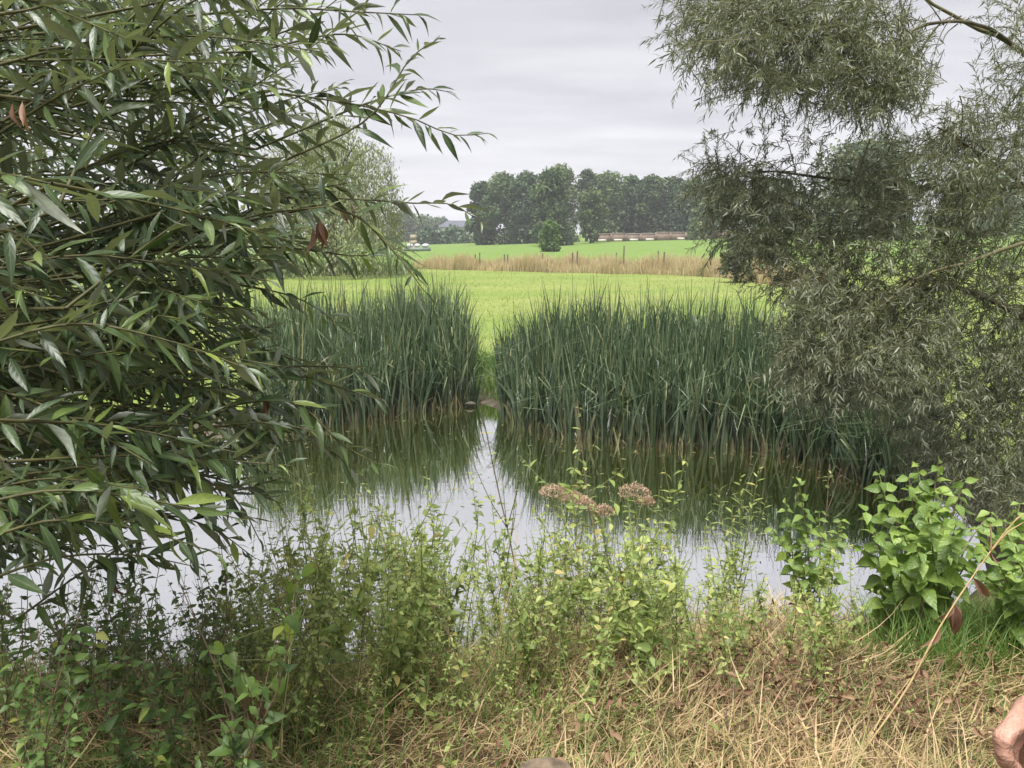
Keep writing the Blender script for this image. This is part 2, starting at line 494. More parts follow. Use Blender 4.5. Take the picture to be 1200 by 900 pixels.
def ground_mat():
    m, t = new_mat('ground_surface')
    L = t.links.new
    out = N(t, 'ShaderNodeOutputMaterial')
    ge = N(t, 'ShaderNodeNewGeometry'); sp = N(t, 'ShaderNodeSeparateXYZ')
    L(ge.outputs['Position'], sp.inputs[0])

    def noise(scale, detail=4.0, stretch=(1, 1, 1)):
        mp = N(t, 'ShaderNodeMapping'); mp.inputs['Scale'].default_value = stretch
        n = N(t, 'ShaderNodeTexNoise', Scale=scale, Detail=detail)
        L(ge.outputs['Position'], mp.inputs[0]); L(mp.outputs[0], n.inputs[0])
        return n.outputs[0]

    def ramp(fac, stops):
        r = N(t, 'ShaderNodeValToRGB')
        while len(r.color_ramp.elements) < len(stops): r.color_ramp.elements.new(0.5)
        for i, (p, c) in enumerate(stops):
            r.color_ramp.elements[i].position = p; r.color_ramp.elements[i].color = (*c, 1)
        L(fac, r.inputs[0])
        return r.outputs[0]

    def mix(fac, a, b):
        x = N(t, 'ShaderNodeMix', data_type='RGBA')
        L(fac, x.inputs[0]); L(a, x.inputs[6]); L(b, x.inputs[7])
        return x.outputs[2]

    def mapr(v, a, b, c=0.0, d=1.0):
        r = N(t, 'ShaderNodeMapRange'); r.inputs[1].default_value = a; r.inputs[2].default_value = b
        r.inputs[3].default_value = c; r.inputs[4].default_value = d
        L(v, r.inputs[0])
        return r.outputs[0]

    fine = noise(6.0, 8.0)
    broad = noise(0.16, 4.0, (0.6, 1.6, 1))
    swath = noise(0.9, 5.0, (0.35, 1.3, 1))
    meadow = mix(mapr(broad, 0.38, 0.66), ramp(fine, [(0.3, (.125, .18, .042)), (0.55, (.17, .228, .052)), (0.8, (.225, .262, .076))]),
                 ramp(fine, [(0.25, (.17, .205, .055)), (0.55, (.225, .255, .074)), (0.85, (.29, .29, .125))]))
    tuf = ramp(fine, [(0.3, (.10, .16, .03)), (0.7, (.17, .235, .045))])
    meadow = mix(mapr(swath, 0.52, 0.74, 0, .75), meadow, tuf)
    far = ramp(noise(0.5, 6.0), [(0.3, (.120, .192, .042)), (0.7, (.148, .222, .050))])
    # the second field, beyond the strip of tall grass
    field = mix(mapr(sp.outputs['Y'], 54, 62), meadow, far)
    soil = ramp(noise(11.0, 8.0), [(0.3, (.035, .024, .014)), (0.5, (.085, .06, .034)), (0.72, (.20, .145, .075))])
    side_r = mapr(sp.outputs['X'], 4.2, 6.0); side_l = mapr(sp.outputs['X'], -6.0, -8.0)
    mx1 = N(t, 'ShaderNodeMath', operation='MAXIMUM'); L(side_r, mx1.inputs[0]); L(side_l, mx1.inputs[1])
    mx2 = N(t, 'ShaderNodeMath', operation='MAXIMUM'); L(mx1.outputs[0], mx2.inputs[0]); L(mapr(sp.outputs['Y'], 8.0, 9.5), mx2.inputs[1])
    c = mix(mx2.outputs[0], soil, field)
    mud = ramp(noise(9.0, 8.0), [(0.3, (.05, .04, .024)), (0.6, (.11, .095, .07)), (0.8, (.20, .185, .15))])
    zz = N(t, 'ShaderNodeMath', operation='ADD')
    wob = mapr(noise(2.0), 0.3, 0.7, -0.06, 0.06)
    L(sp.outputs['Z'], zz.inputs[0]); L(wob, zz.inputs[1])
    ymask = mapr(sp.outputs['Y'], 30, 34, 0, 1)
    md = mapr(zz.outputs[0], WATER + 0.12, WATER + 0.22)
    mxm = N(t, 'ShaderNodeMath', operation='MAXIMUM'); L(md, mxm.inputs[0]); L(ymask, mxm.inputs[1])
    c = mix(mxm.outputs[0], mud, c)
    bs = N(t, 'ShaderNodeBsdfPrincipled', Roughness=0.9)
    bs.inputs['Specular IOR Level'].default_value = 0.15
    L(c, bs.inputs['Base Color'])
    bp = N(t, 'ShaderNodeBump', Strength=0.6, Distance=0.05)
    L(fine, bp.inputs['Height']); L(bp.outputs[0], bs.inputs['Normal'])
    L(bs.outputs[0], out.inputs[0])
    return m


def water_mat():
    m, t = new_mat('pond_water')
    L = t.links.new
    out = N(t, 'ShaderNodeOutputMaterial')
    ge = N(t, 'ShaderNodeNewGeometry')
    n1 = N(t, 'ShaderNodeTexNoise', Scale=1.1, Detail=3.0)
    L(ge.outputs['Position'], n1.inputs[0])
    cr = N(t, 'ShaderNodeValToRGB')
    cr.color_ramp.elements[0].position = 0.3; cr.color_ramp.elements[0].color = (.10, .125, .008, 1)
    cr.color_ramp.elements[1].position = 0.75; cr.color_ramp.elements[1].color = (.125, .145, .014, 1)
    L(n1.outputs[0], cr.inputs[0])
    df = N(t, 'ShaderNodeBsdfDiffuse'); L(cr.outputs[0], df.inputs[0])
    gl = N(t, 'ShaderNodeBsdfGlossy', Roughness=0.006); gl.inputs[0].default_value = (.97, .97, 1.0, 1)
    mp = N(t, 'ShaderNodeMapping'); mp.inputs['Scale'].default_value = (1.0, 2.2, 1)
    L(ge.outputs['Position'], mp.inputs[0])
    n2 = N(t, 'ShaderNodeTexNoise', Scale=5.0, Detail=2.0); L(mp.outputs[0], n2.inputs[0])
    bp = N(t, 'ShaderNodeBump', Strength=0.07, Distance=0.01)
    L(n2.outputs[0], bp.inputs['Height']); L(bp.outputs[0], gl.inputs['Normal'])
    fr = N(t, 'ShaderNodeFresnel'); fr.inputs[0].default_value = 1.33
    mr = N(t, 'ShaderNodeMapRange'); mr.inputs[1].default_value = 0.02; mr.inputs[2].default_value = 0.3
    mr.inputs[2].default_value = 0.2; mr.inputs[3].default_value = 0.86; mr.inputs[4].default_value = 0.94
    L(fr.outputs[0], mr.inputs[0])
    ms = N(t, 'ShaderNodeMixShader')
    L(mr.outputs[0], ms.inputs[0]); L(df.outputs[0], ms.inputs[1]); L(gl.outputs[0], ms.inputs[2])
    L(ms.outputs[0], out.inputs[0])
    return m


# ------------------------------------------------------------------ setting: ground and water
def axis(lo, hi, step, ext_lo, ext_hi, g=1.12):
    a = list(np.arange(lo, hi + 1e-6, step))
    s = step
    while a[-1] < ext_hi:
        s *= g; a.append(a[-1] + s)
    s = step; b = [a[0]]
    while b[-1] > ext_lo:
        s *= g; b.append(b[-1] - s)
    return np.array(b[1:][::-1] + a)


def build_ground():
    xs = axis(-9, 9, 0.11, -850, 850); ys = axis(0, 15, 0.11, -60, 900, 1.08)
    X, Y = np.meshgrid(xs, ys)
    Z = ground_z(X.ravel(), Y.ravel())
    nx, ny = len(xs), len(ys)
    i = np.arange((nx - 1) * (ny - 1)); r = i // (nx - 1); c = i % (nx - 1); b = r * nx + c
    F = np.stack([b, b + 1, b + nx + 1, b + nx], -1)
    mb = MB().add(np.stack([X.ravel(), Y.ravel(), Z], -1), F)
    o = mb.build('ground', ground_mat())
    tag(o, 'pond bank and bright green meadow running to the trees', 'ground', kind='structure')
    mb = MB()
    ring = np.array([(p[0] + (0.5 if p[0] > 0 else -0.5) * 0.6, p[1] + (0.7 if p[1] > 7 else -0.7)) for p in POND])
    V = np.c_[ring, np.full(len(ring), WATER)]
    me = bpy.data.meshes.new('water')
    me.from_pydata([tuple(map(float, v)) for v in V][::-1], [], [tuple(range(len(V)))])
    me.update()
    if me.polygons[0].normal.z < 0:
        me.flip_normals()
    me.materials.append(water_mat())
    w = link('water', me)
    tag(w, 'still murky green pond mirroring cattails and pale sky', 'water', kind='structure')


build_ground()
rng = np.random.default_rng(11)


# ------------------------------------------------------------------ far trees
def quad_tmpl():
    return np.array([(-.5, 0, .0), (.5, .1, .08), (.42, 1, -.1), (-.38, .9, .1)]), np.array([(0, 1, 2, 3)])


QUAD = quad_tmpl()


def far_tree(name, label, px, top, wpx, dist, mat, cat='tree', group='trees along the far edge of the field', nleaf=4500, leaf=0.42,
             shape='round', trunk_frac=0.25, base_py=None, open_=0.0, nblob=16):
    u = ray(px, 280)
    y = dist
    x = u[0] * dist / u[1]
    z0 = gz(x, y)
    zt = WY(px, top, dist)[2]
    H = zt - z0
    wid = wpx / FPX * dist / u[1] * 1.0
    root = thing(name, label, cat, (x, y, z0), group)
    r = np.random.default_rng(abs(hash_str(label)) % 100000)
    # blobs of foliage
    cb, cr_ = [], []
    for k in range(nblob):
        s = (k + 0.5) / nblob
        h = trunk_frac * H + s * (1 - trunk_frac) * H
        if shape == 'cone':
            rr = wid * 0.5 * (1.05 - 0.72 * s) ** 0.8
        elif shape == 'dome':
            rr = wid * 0.5 * math.sqrt(max(0.05, 1 - s ** 2.4))
        else:
            rr = wid * 0.5 * math.sqrt(max(0.10, 1 - (2 * s - 0.95) ** 2 * 0.85))
        a = k * 2.4 + r.uniform(-.5, .5)
        br = wid * r.uniform(0.12, 0.27)
        off = max(0.0, rr - br * 0.8) * r.uniform(0.5, 1.0)
        cb.append((off * math.cos(a), off * math.sin(a), min(h, H - br * 0.75))); cr_.append(br)
    for k in range(nblob // 2):
        s = r.uniform(0.1, 0.85); h = trunk_frac * H + s * (1 - trunk_frac) * H
        a = r.uniform(0, 6.28); off = wid * 0.25 * r.uniform(0, 1)
        cb.append((off * math.cos(a), off * math.sin(a), h)); cr_.append(wid * 0.22)
    cb = np.array(cb); cr_ = np.array(cr_)
    k = r.integers(0, len(cb), nleaf)
    d = unit(r.normal(size=(nleaf, 3)))
    rad = cr_[k] * (r.uniform(0.35 + 0.3 * (1 - open_), 1.0, nleaf) + np.abs(r.normal(0, .10, nleaf)))
    p = cb[k] + d * rad[:, None] * np.array([1, 1, 0.85])
    p[:, 2] = np.maximum(p[:, 2], 0.015 * H)
    nrm = unit(d + 0.6 * r.normal(size=(nleaf, 3)) + np.array([0, 0, 0.4]))
    dirs = unit(r.normal(size=(nleaf, 3)))
    blob_tone = r.uniform(0, 0.6, len(cb))
    rnd = np.clip(blob_tone[k] + r.uniform(0, 0.38, nleaf), 0, 0.985)
    mb = MB()
    scatter(mb, QUAD, p, frames(dirs, nrm), leaf * r.uniform(0.55, 1.25, nleaf), rnd)
    c = mb.build('crown', mat, root)
    c['kind'] = 'stuff'
    # trunk with limbs
    mb = MB()
    tr = max(0.10, H * 0.018)
    tube(mb, [(0, 0, -0.2), (0.02 * H, 0, H * 0.25), (0, 0.01 * H, H * 0.55), (0, 0, H * 0.8)], [tr * 1.4, tr, tr * .7, tr * .25], 7)
    for j in range(6):
        q = cb[r.integers(0, len(cb))]
        h0 = min(H * r.uniform(0.2, 0.5), q[2] * 0.8)
        tube(mb, spline([(0, 0, h0), q * [.5, .5, 0] + [0, 0, (h0 + q[2]) * .52], q], 5), np.linspace(tr * .5, tr * .12, 5), 5)
    mb.build('trunk', M['far_bark'], root)
    return root


def hash_str(s):
    h = 7
    for ch in s:
        h = (h * 131 + ord(ch)) % 1000003
    return h


TREES = [
    ('tall_tree', 'low dark tree at the left end of the far wood', 566, 214, 44, 172, 'far_dark', 'round'),
    ('tall_tree', 'broad dark blue-green tree beside the left end of the far wood', 592, 203, 56, 168, 'far_mid', 'round'),
    ('tall_tree', 'dark round-topped tree just left of the tallest far tree', 618, 201, 46, 166, 'far_dark', 'round'),
    ('tall_tree', 'tallest round-topped tree behind the conical olive tree', 656, 194, 50, 170, 'far_light', 'dome'),
    ('tall_tree', 'loose thin-crowned tree with sky gaps in the far wood', 687, 198, 34, 172, 'far_mid', 'loose'),
    ('tall_tree', 'dark tree with a ragged top behind the pale field tree', 714, 203, 46, 168, 'far_mid', 'round'),
    ('tall_tree', 'dark tree above the left end of the brick wall', 740, 207, 44, 170, 'far_dark', 'round'),
    ('tall_tree', 'rounded dark green tree above the middle of the brick wall', 762, 206, 46, 168, 'far_mid', 'round'),
    ('tall_tree', 'dark green tree above the right half of the brick wall', 788, 208, 46, 170, 'far_dark', 'round'),
    ('tall_tree', 'dark tree at the right end of the far wood in view', 812, 211, 44, 172, 'far_mid', 'round'),
    ('tall_tree', 'dark far tree seen through the edge of the hanging willow', 842, 205, 52, 176, 'far_dark', 'round'),
]
for nm, lb, px, top, w, dist, mt, sh in TREES:
    far_tree(nm, lb, px, top, w * 1.12, dist, M[mt], shape='round' if sh == 'loose' else sh, open_=0.8 if sh == 'loose' else 0.15,
             nleaf=3000 if sh == 'loose' else 9500, leaf=0.42, trunk_frac=0.02 if sh != 'loose' else 0.3)
far_tree('conical_tree', 'tall olive conical tree standing in front of the far wood', 645, 198, 54, 138, M['far_mid'], shape='cone', nleaf=9000, leaf=0.40,
         trunk_frac=0.03, group=None, nblob=34)
far_tree('pale_tree', 'pale green tree in front of the wood, right of the conical tree', 692, 222, 40, 146, M['far_light'], shape='round', nleaf=4000, leaf=0.42, trunk_frac=0.1, group=None)
far_tree('field_bush', 'small bright green bush standing alone in the field', 644, 259, 34, 100, M['far_bush'], cat='bush', shape='cone', nleaf=3200, leaf=0.26, trunk_frac=0.05, group=None)
far_tree('round_bush', 'low rounded bush beside the right end of the brick wall', 815, 260, 26, 150, M['far_light'], cat='bush', shape='dome', nleaf=1200, leaf=0.4, trunk_frac=0.0, group=None)
far_tree('grey_willow', 'pale grey-green tree above the round bush by the wall', 825, 228, 34, 158, M['far_light'], shape='round', nleaf=2200, leaf=0.4, trunk_frac=0.15, group=None)
far_tree('blue_green_tree', 'big hazy blue-green tree seen through the hanging willow', 1010, 168, 150, 125, M['far_light'], shape='dome', nleaf=16000, leaf=0.42, trunk_frac=0.06, group=None, nblob=26)
far_tree('blue_green_tree', 'hazy far tree behind the right part of the willow', 1150, 200, 130, 130, M['far_mid'], shape='dome', nleaf=9000, leaf=0.45, trunk_frac=0.06, group=None, nblob=22)
far_tree('blue_green_tree', 'hazy far tree behind the left part of the hanging willow', 905, 212, 90, 160, M['far_mid'], shape='dome', nleaf=6000, leaf=0.5, trunk_frac=0.06, group=None, nblob=20)
# the hazy row beyond the left end of the field
for i, (px, top, w, dist, lb) in enumerate([
        (470, 250, 44, 300, 'hazy distant tree beside the pale weeping tree'),
        (496, 254, 40, 320, 'hazy distant tree above the cream block'),
        (516, 257, 36, 330, 'hazy distant tree left of the grey-roofed house'),
        (552, 262, 30, 340, 'hazy distant tree right of the grey-roofed house'),
        (430, 246, 50, 310, 'hazy distant tree hidden behind the willow twigs')]):
    far_tree('distant_tree', lb, px, top, w * 1.15, dist, M['far_mid'], shape='dome', nleaf=2600, leaf=0.9, trunk_frac=0.05,
             group='hazy trees beyond the field')
# hedge in front of them
for px, w, top, lb in [(500, 40, 272, 'clipped dark hedge beside the white sacks'), (532, 46, 271, 'clipped dark hedge below the grey-roofed house')]:
    far_tree('hedge', lb, px, top, w * 1.2, 210, M['far_dark'], cat='hedge', shape='dome', nleaf=2600, leaf=0.6, trunk_frac=0.0, group='hedges at the field edge', nblob=14)


# the pale weeping tree behind the left willow
def weeping_tree():
    y = 46.0
    x = ray(388, 280)[0] * y / ray(388, 280)[1]
    z0 = gz(x, y)
    H = WY(388, 118, y)[2] - z0
    root = thing('weeping_tree', 'pale yellow-green weeping willow across the meadow behind the twigs', 'tree', (x, y, z0))
    r = np.random.default_rng(5)
    ns = 620
    a = r.uniform(0, 2 * np.pi, ns); q = np.sqrt(r.uniform(0.02, 1, ns))
    R0 = 4.0
    hx, hy = q * R0 * np.cos(a), q * R0 * np.sin(a)
    lump = 0.5 + 0.5 * np.sin(3 * a + 1) * np.sin(5 * q + a)
    ht = H * (0.42 + 0.58 * np.sqrt(np.clip(1 - q ** 2.2, 0, 1)) - 0.24 * lump)
    ln = r.uniform(0.25, 0.6, ns) * H * (0.5 + 0.6 * q)
    ln = np.minimum(ln * 1.5, ht - 0.1)
    m = 38
    s = r.uniform(0, 1, (ns, m))
    P = np.stack([hx[:, None] * (1 + 0.10 * s) + r.normal(0, .22, (ns, m)), hy[:, None] * (1 + 0.10 * s) + r.normal(0, .13, (ns, m)), ht[:, None] - ln[:, None] * s], -1).reshape(-1, 3)
    n = len(P)
    d = unit(np.stack([r.normal(0, .45, n), r.normal(0, .45, n), -np.ones(n)], -1))
    nr = unit(np.stack([np.repeat(np.cos(a), m), np.repeat(np.sin(a), m), np.full(n, .3)], -1) + 0.5 * r.normal(size=(n, 3)))
    rnd = np.clip(np.repeat(r.uniform(0, .5, ns), m) + r.uniform(0, .45, n), 0, .98)
    mb = MB(); scatter(mb, QUAD, P, frames(d, nr), r.uniform(.12, .24, n), rnd, np.full(n, .3))
    mb.build('crown', M['far_pale'], root)['kind'] = 'stuff'
    mb = MB(); tube(mb, [(0, 0, -.2), (.1, 0, H * .3), (0, .1, H * .6)], [.34, .26, .12], 8)
    for j in range(8):
        b = j * .8
        tube(mb, spline([(.05, 0, H * .3), (1.2 * math.cos(b), 1.2 * math.sin(b), H * .62), (2.6 * math.cos(b), 2.6 * math.sin(b), H * .74)], 6), np.linspace(.13, .03, 6), 5)
    mb.build('trunk', M['bark'], root)


weeping_tree()


# ------------------------------------------------------------------ far built things
def box(mb, c, s, rz=0.0, rnd=0.0, taper=1.0):
    x, y, z = np.array(s) / 2
    V = np.array([(-x, -y, -z), (x, -y, -z), (x, y, -z), (-x, y, -z), (-x * taper, -y * taper, z), (x * taper, -y * taper, z), (x * taper, y * taper, z), (-x * taper, y * taper, z)])
    ca, sa = math.cos(rz), math.sin(rz)
    V = np.c_[V[:, 0] * ca - V[:, 1] * sa, V[:, 0] * sa + V[:, 1] * ca, V[:, 2]] + np.array(c)
    mb.add(V, [(0, 3, 2, 1), (4, 5, 6, 7), (0, 1, 5, 4), (1, 2, 6, 5), (2, 3, 7, 6), (3, 0, 4, 7)], rnd)


M['brick'] = solid_mat('old_brick', (.17, .12, .10), (.26, .19, .155), 0.9, 0.9, 0.2)
M['mortar_white'] = solid_mat('flaked_render', (.55, .50, .45), (.66, .62, .56), 1.2, 0.9, 0.1)
M['coping'] = solid_mat('wall_coping', (.26, .21, .18), (.36, .30, .26), 2.0, 0.9, 0.1)
M['mud_stone'] = solid_mat('muddy_stone', (.07, .06, .045), (.13, .115, .09), 14, 0.8, 0.4)
M['cream'] = solid_mat('cream_block', (.27, .23, .165), (.33, .28, .20), 2.0, 0.85, 0.2)
M['sack'] = solid_mat('white_wrap', (.45, .46, .48), (.56, .57, .60), 2.0, 0.5, 0.1)
M['trough'] = solid_mat('grey_green_metal', (.13, .17, .14), (.18, .22, .18), 2.0, 0.6, 0.1)
M['slate'] = solid_mat('slate_roof', (.075, .08, .10), (.12, .125, .15), 1.0, 0.7, 0.1)
M['render_wall'] = solid_mat('pale_render', (.45, .44, .42), (.55, .54, .52), 0.8, 0.9, 0.1)
M['dark_glass'] = solid_mat('dark_pane', (.03, .035, .04), (.05, .055, .06), 1.0, 0.2, 0)


def brick_wall():
    dist = 158
    xa = ray(697, 275)[0] * dist; xb = ray(868, 275)[0] * dist
    root = thing('brick_wall', 'long low weathered brick wall at the far edge of the field', 'wall', (xa, dist, gz(xa, dist)))
    z0 = gz(xa, dist)
    n = 10
    w = (xb - xa) / n
    for i in range(n):
        x = (i + .5) * w; zb = gz(xa + x, dist) - z0
        h = 1.45 + 0.10 * math.sin(i * 1.9)
        mb = MB(); box(mb, (x, 0, zb + h / 2 - .1), (w - .34, .32, h + .2)); mb.build('wall_panel', M['brick'], root, False)
        mb = MB(); box(mb, (x, 0, zb + h + .082), (w - .30, .46, .16)); mb.build('coping_stone', M['coping'], root, False)
        mb = MB(); box(mb, (x - w / 2, 0, zb + h / 2), (.34, .40, h + .1)); mb.build('pillar', M['brick'], root, False)
        if i in (0, 1, 2, 3, 5):
            mb = MB(); box(mb, (x - .3 + .2 * i, -.175, zb + .28), (w * .55, .05, .38)); mb.build('flaked_patch', M['mortar_white'], root, False)


brick_wall()


def house():
    dist = 285
    p = WY(539, 272, dist)
    z0 = gz(p[0], dist)
    root = thing('house', 'distant house with a dark grey pitched roof above the hedge', 'house', (p[0], dist, z0))
    ze = WY(539, 266, dist)[2] - z0; zr = WY(539, 258.5, dist)[2] - z0
    w = 15.0
    mb = MB(); box(mb, (0, 0, ze / 2), (w, 9, ze)); mb.build('wall', M['render_wall'], root, False)
    mb = MB()
    a = w / 2 + .5
    V = [(-a, -5, ze + .01), (a, -5, ze + .01), (a, 5, ze + .01), (-a, 5, ze + .01), (-a * .55, 0, zr), (a * .55, 0, zr)]
    mb.add(V, [(0, 1, 5, 4), (2, 3, 4, 5)]); mb.add(V, [(1, 2, 5), (3, 0, 4)])
    rf = mb.build('roof', M['slate'], root, False)
    mb = MB(); box(mb, (3.0, 0.4, zr + .3), (.9, .9, 1.7)); mb.build('chimney', M['brick'], rf, False)
    for k in (-1, 0, 1):
        mb = MB(); box(mb, (k * 4.2, -4.52, ze - 1.6), (1.3, .12, 1.4)); mb.build('window', M['dark_glass'], root, False)


house()


def trough_and_sacks():
    dist = 118
    p = WY(489, 290, dist); z0 = gz(p[0], dist)
    s = dist / FPX
    ztop = WY(489, 290, dist)[2] - z0
    root = thing('feed_trough', 'long grey-green trough at the far left of the field, carrying white sacks', 'trough', (p[0], dist, z0))
    mb = MB(); box(mb, (0, 0, ztop - .28), (30 * s, 1.1, .56)); mb.build('basin', M['trough'], root, False)
    for k in (-1, 1):
        mb = MB(); box(mb, (k * 11 * s, 0, (ztop - .56) / 2), (.25, .9, ztop - .56)); mb.build('leg', M['trough'], root, False)
    for k, (dx, sz, lb) in enumerate([(-8.5, 4.2, 'white sack at the left end of the trough, below the cream block'), (0, 3.6, 'white sack in the middle of the trough'), (9.5, 4.4, 'white sack at the right end of the trough')]):
        mb = MB()
        u, v = np.meshgrid(np.linspace(0, 2 * np.pi, 11)[:-1], np.linspace(0, np.pi, 7))
        rr = 1 + .12 * np.sin(3 * u + k) * np.sin(2 * v)
        V = np.stack([rr * np.sin(v) * np.cos(u) * sz * s, rr * np.sin(v) * np.sin(u) * .5, (np.cos(v) * .75 + .5) * .42], -1)
        F = [(i * 10 + j, (i + 1) * 10 + j, (i + 1) * 10 + (j + 1) % 10, i * 10 + (j + 1) % 10) for i in range(6) for j in range(10)]
        mb.add(V.reshape(-1, 3), F)
        o = mb.build('white_sack', M['sack'])
        o.location = (p[0] + dx * s, dist, z0 + ztop + .07)
        tag(o, lb, 'sack', 'white sacks on the trough')
    q = WY(484.5, 290, dist + 2.5); zb = gz(q[0], dist + 2.5)
    h = WY(484.5, 275, dist + 2.5)[2] - zb
    st = thing('cream_block', 'tall cream block standing behind the white sacks', 'block', (q[0], dist + 2.5, zb))
    for j in range(3):
        mb = MB(); box(mb, (0.04 * (j - 1), 0, h * (j + .5) / 3), (8.4 * s * (1 - .05 * j), 1.2, h / 3 - .03), 0.03 * j, 0, .97); mb.build('bale', M['cream'], st, False)


trough_and_sacks()


# ------------------------------------------------------------------ fence posts and the strip of tall dry grass
def strip_line(px):
    """ground distance of the strip's front edge below a photograph column"""
    return np.interp(px, [430, 490, 560, 700, 790, 850, 900, 960], [56, 55, 53.5, 51, 49, 45, 38.5, 34])


M['post'] = solid_mat('fence_post_wood', (.14, .11, .085), (.22, .18, .14), 6, 0.9, 0.3, (1, 1, .2))
POSTS = [(557, 298), (562, 296), (591, 298), (595, 298), (636, 297), (642, 304), (671, 296), (676, 294), (722, 296), (731, 288), (771, 294), (778, 295)]
for i, (px, top) in enumerate(POSTS):
    y = float(strip_line(px)) + (1.0 if i % 2 else 2.4)
    p = WY(px, 310, y); z = gz(p[0], y)
    h = WY(px, top, y)[2] - z
    mb = MB()
    tube(mb, [(0, 0, -.2), (0.01, 0, h * .5), (.02 * math.sin(i * 2.0), 0, h)], [.055, .05, .046], 7, cap=True)
    o = mb.build('fence_post', M['post'])
    o.location = (p[0], y, z); o.rotation_euler = (0, math.sin(i * 3.1) * .03, i)
    lbs = ['leftmost of the thin fence posts in the tall dry grass', 'second fence post from the left in the tall dry grass', 'third fence post from the left, left of the lone bush',
           'fourth fence post from the left, left of the lone bush', 'fence post in front of the lone green bush', 'short fence post just right of the one before the bush',
           'left one of the post pair right of the lone bush', 'right one of the post pair right of the lone bush', 'post left of the tallest fence post in the dry grass',
           'tallest fence post standing above the dry grass', 'left one of the last post pair before the willow', 'rightmost fence post in the dry grass before the willow']
    tag(o, lbs[i], 'fence post', 'fence posts in the dry grass strip')


def dry_strip():
    r = np.random.default_rng(21)
    n = 42000
    px = r.uniform(486, 965, n)
    y = strip_line(px) + r.uniform(0, 1, n) ** 1.0 * np.interp(px, [490, 800, 900, 960], [4.2, 5.0, 6, 6])
    u = (px - 600) / FPX / (_cp)
    x = u * y * _cp * 1.0
    x = x * (1 / (_cp)) * _cp
    # ragged ends and thin spots
    keep = r.uniform(size=n) < np.interp(px, [486, 500, 560], [.35, .8, 1.0])
    tuft = 0.5 + 0.5 * np.sin(x * 1.9 + np.sin(y * 1.3) * 2) * np.sin(y * 1.1 + x * .6)
    keep &= r.uniform(size=n) < 0.35 + 0.8 * tuft
    x, y, tuft, px = x[keep], y[keep], tuft[keep], px[keep]
    n = len(x)
    z = ground_z(x, y)
    ln = r.uniform(.6, 1.2, n) * (0.55 + .55 * tuft + .25 * np.sin(x * .7 + 2 * np.sin(y))) * np.interp(px, [490, 560, 800, 960], [.8, 1, 1.1, 1.0])
    green = r.uniform(size=n) < 0.10 + .25 * (np.sin(x * .5 + 1) > .75)
    rnd = np.where(green, r.uniform(.88, .99, n), r.uniform(0, .86, n))
    mb = MB()
    blades(mb, np.c_[x, y, z - .03], r.uniform(0, 6.28, n), r.uniform(0, .22, n), r.uniform(.1, .9, n), ln, r.uniform(.02, .045, n), S=3, twist=r.uniform(-1.5, 1.5, n), rnd=rnd, taper=.7)
    o = mb.build('tall_dry_grass', M['tan'])
    tag(o, 'strip of tall tan dry grass along the fence across the meadow', 'dry grass', kind='stuff')
    # rough greener growth left of it, and short blades over the meadow
    n = 15000
    px = 500 - 260 * r.uniform(0, 1, n) ** .6; y = r.uniform(46, 60, n) + .06 * (px - 400) * r.uniform(0, 1, n); x = (px - 600) / FPX * y
    z = ground_z(x, y); mb = MB()
    blades(mb, np.c_[x, y, z - .03], r.uniform(0, 6.28, n), r.uniform(0, .4, n), r.uniform(.1, .9, n), r.uniform(.2, .6, n) * (0.5 + .6 * np.sin(x * .9 + y * .4) ** 2), r.uniform(.02, .05, n), S=2,
           twist=r.uniform(-1.5, 1.5, n), rnd=r.uniform(0, .99, n))
    tag(mb.build('rough_grass', M['far_light']), 'rough green growth left of the dry grass strip', 'rough grass', kind='stuff')
    n = 60000
    y = 12.0 + 40 * r.uniform(0, 1, n) ** 1.7; x = r.uniform(-.75, .75, n) * (y + 2)
    keep = pond_dist(x, y) > 0.5
    x, y = x[keep], y[keep]; n = len(x)
    z = ground_z(x, y); mb = MB()
    pt = np.sin(x * .7 + 1.1 * np.sin(y * .5)) * np.sin(y * .45 + x * .2)
    blades(mb, np.c_[x, y, z - .01], r.uniform(0, 6.28, n), r.uniform(.1, .9, n), r.uniform(.1, .9, n), r.uniform(.05, .13, n) * (1 + .5 * (pt > .3)), r.uniform(.012, .03, n), S=1,
           twist=r.uniform(-1.5, 1.5, n), rnd=np.clip(r.uniform(0, .55, n) + .38 * (pt > .1), 0, .99))
    tag(mb.build('meadow_grass', M['field']), 'short grass blades of the mown meadow behind the cattails', 'grass', kind='stuff')


dry_strip()
# weed tussocks in the meadow and the bare shrub by the strip
for i, (px, py, lb) in enumerate([(865, 318, 'thin grey-green shrub at the right end of the dry grass strip'), (905, 300, 'thin grey-green shrub behind the edge of the hanging willow')]):
    far_tree('thin_shrub', lb, px, py - 38, 50, 41 + 3 * i, M['osier'], cat='shrub', shape='dome', nleaf=1500, leaf=0.13, trunk_frac=.15, group=None, open_=1)


# ------------------------------------------------------------------ cattail stands
def make_shoot(r, dead=False):
    mb = MB()
    n = r.integers(5, 8)
    az = r.uniform(0, 6.28, n)
    base = np.c_[r.normal(0, .025, n), r.normal(0, .025, n), np.full(n, -.12)]
    ln = r.uniform(1.45, 2.15, n)
    bend = r.uniform(0.0, .75, n) ** 2.0
    kp = r.uniform(.45, .9, n); ka = np.where(r.uniform(size=n) < .22, r.uniform(.5, 2.2, n), 0)
    rnd = r.uniform(0, .93, n)
    rnd[r.uniform(size=n) < .05] = .985
    blades(mb, base, az, r.uniform(.0, .12, n), bend, ln, r.uniform(.017, .040, n), S=8, twist=r.uniform(-1.5, 1.5, n), rnd=rnd * .98, taper=.55, kink=(kp, ka))
    return mb


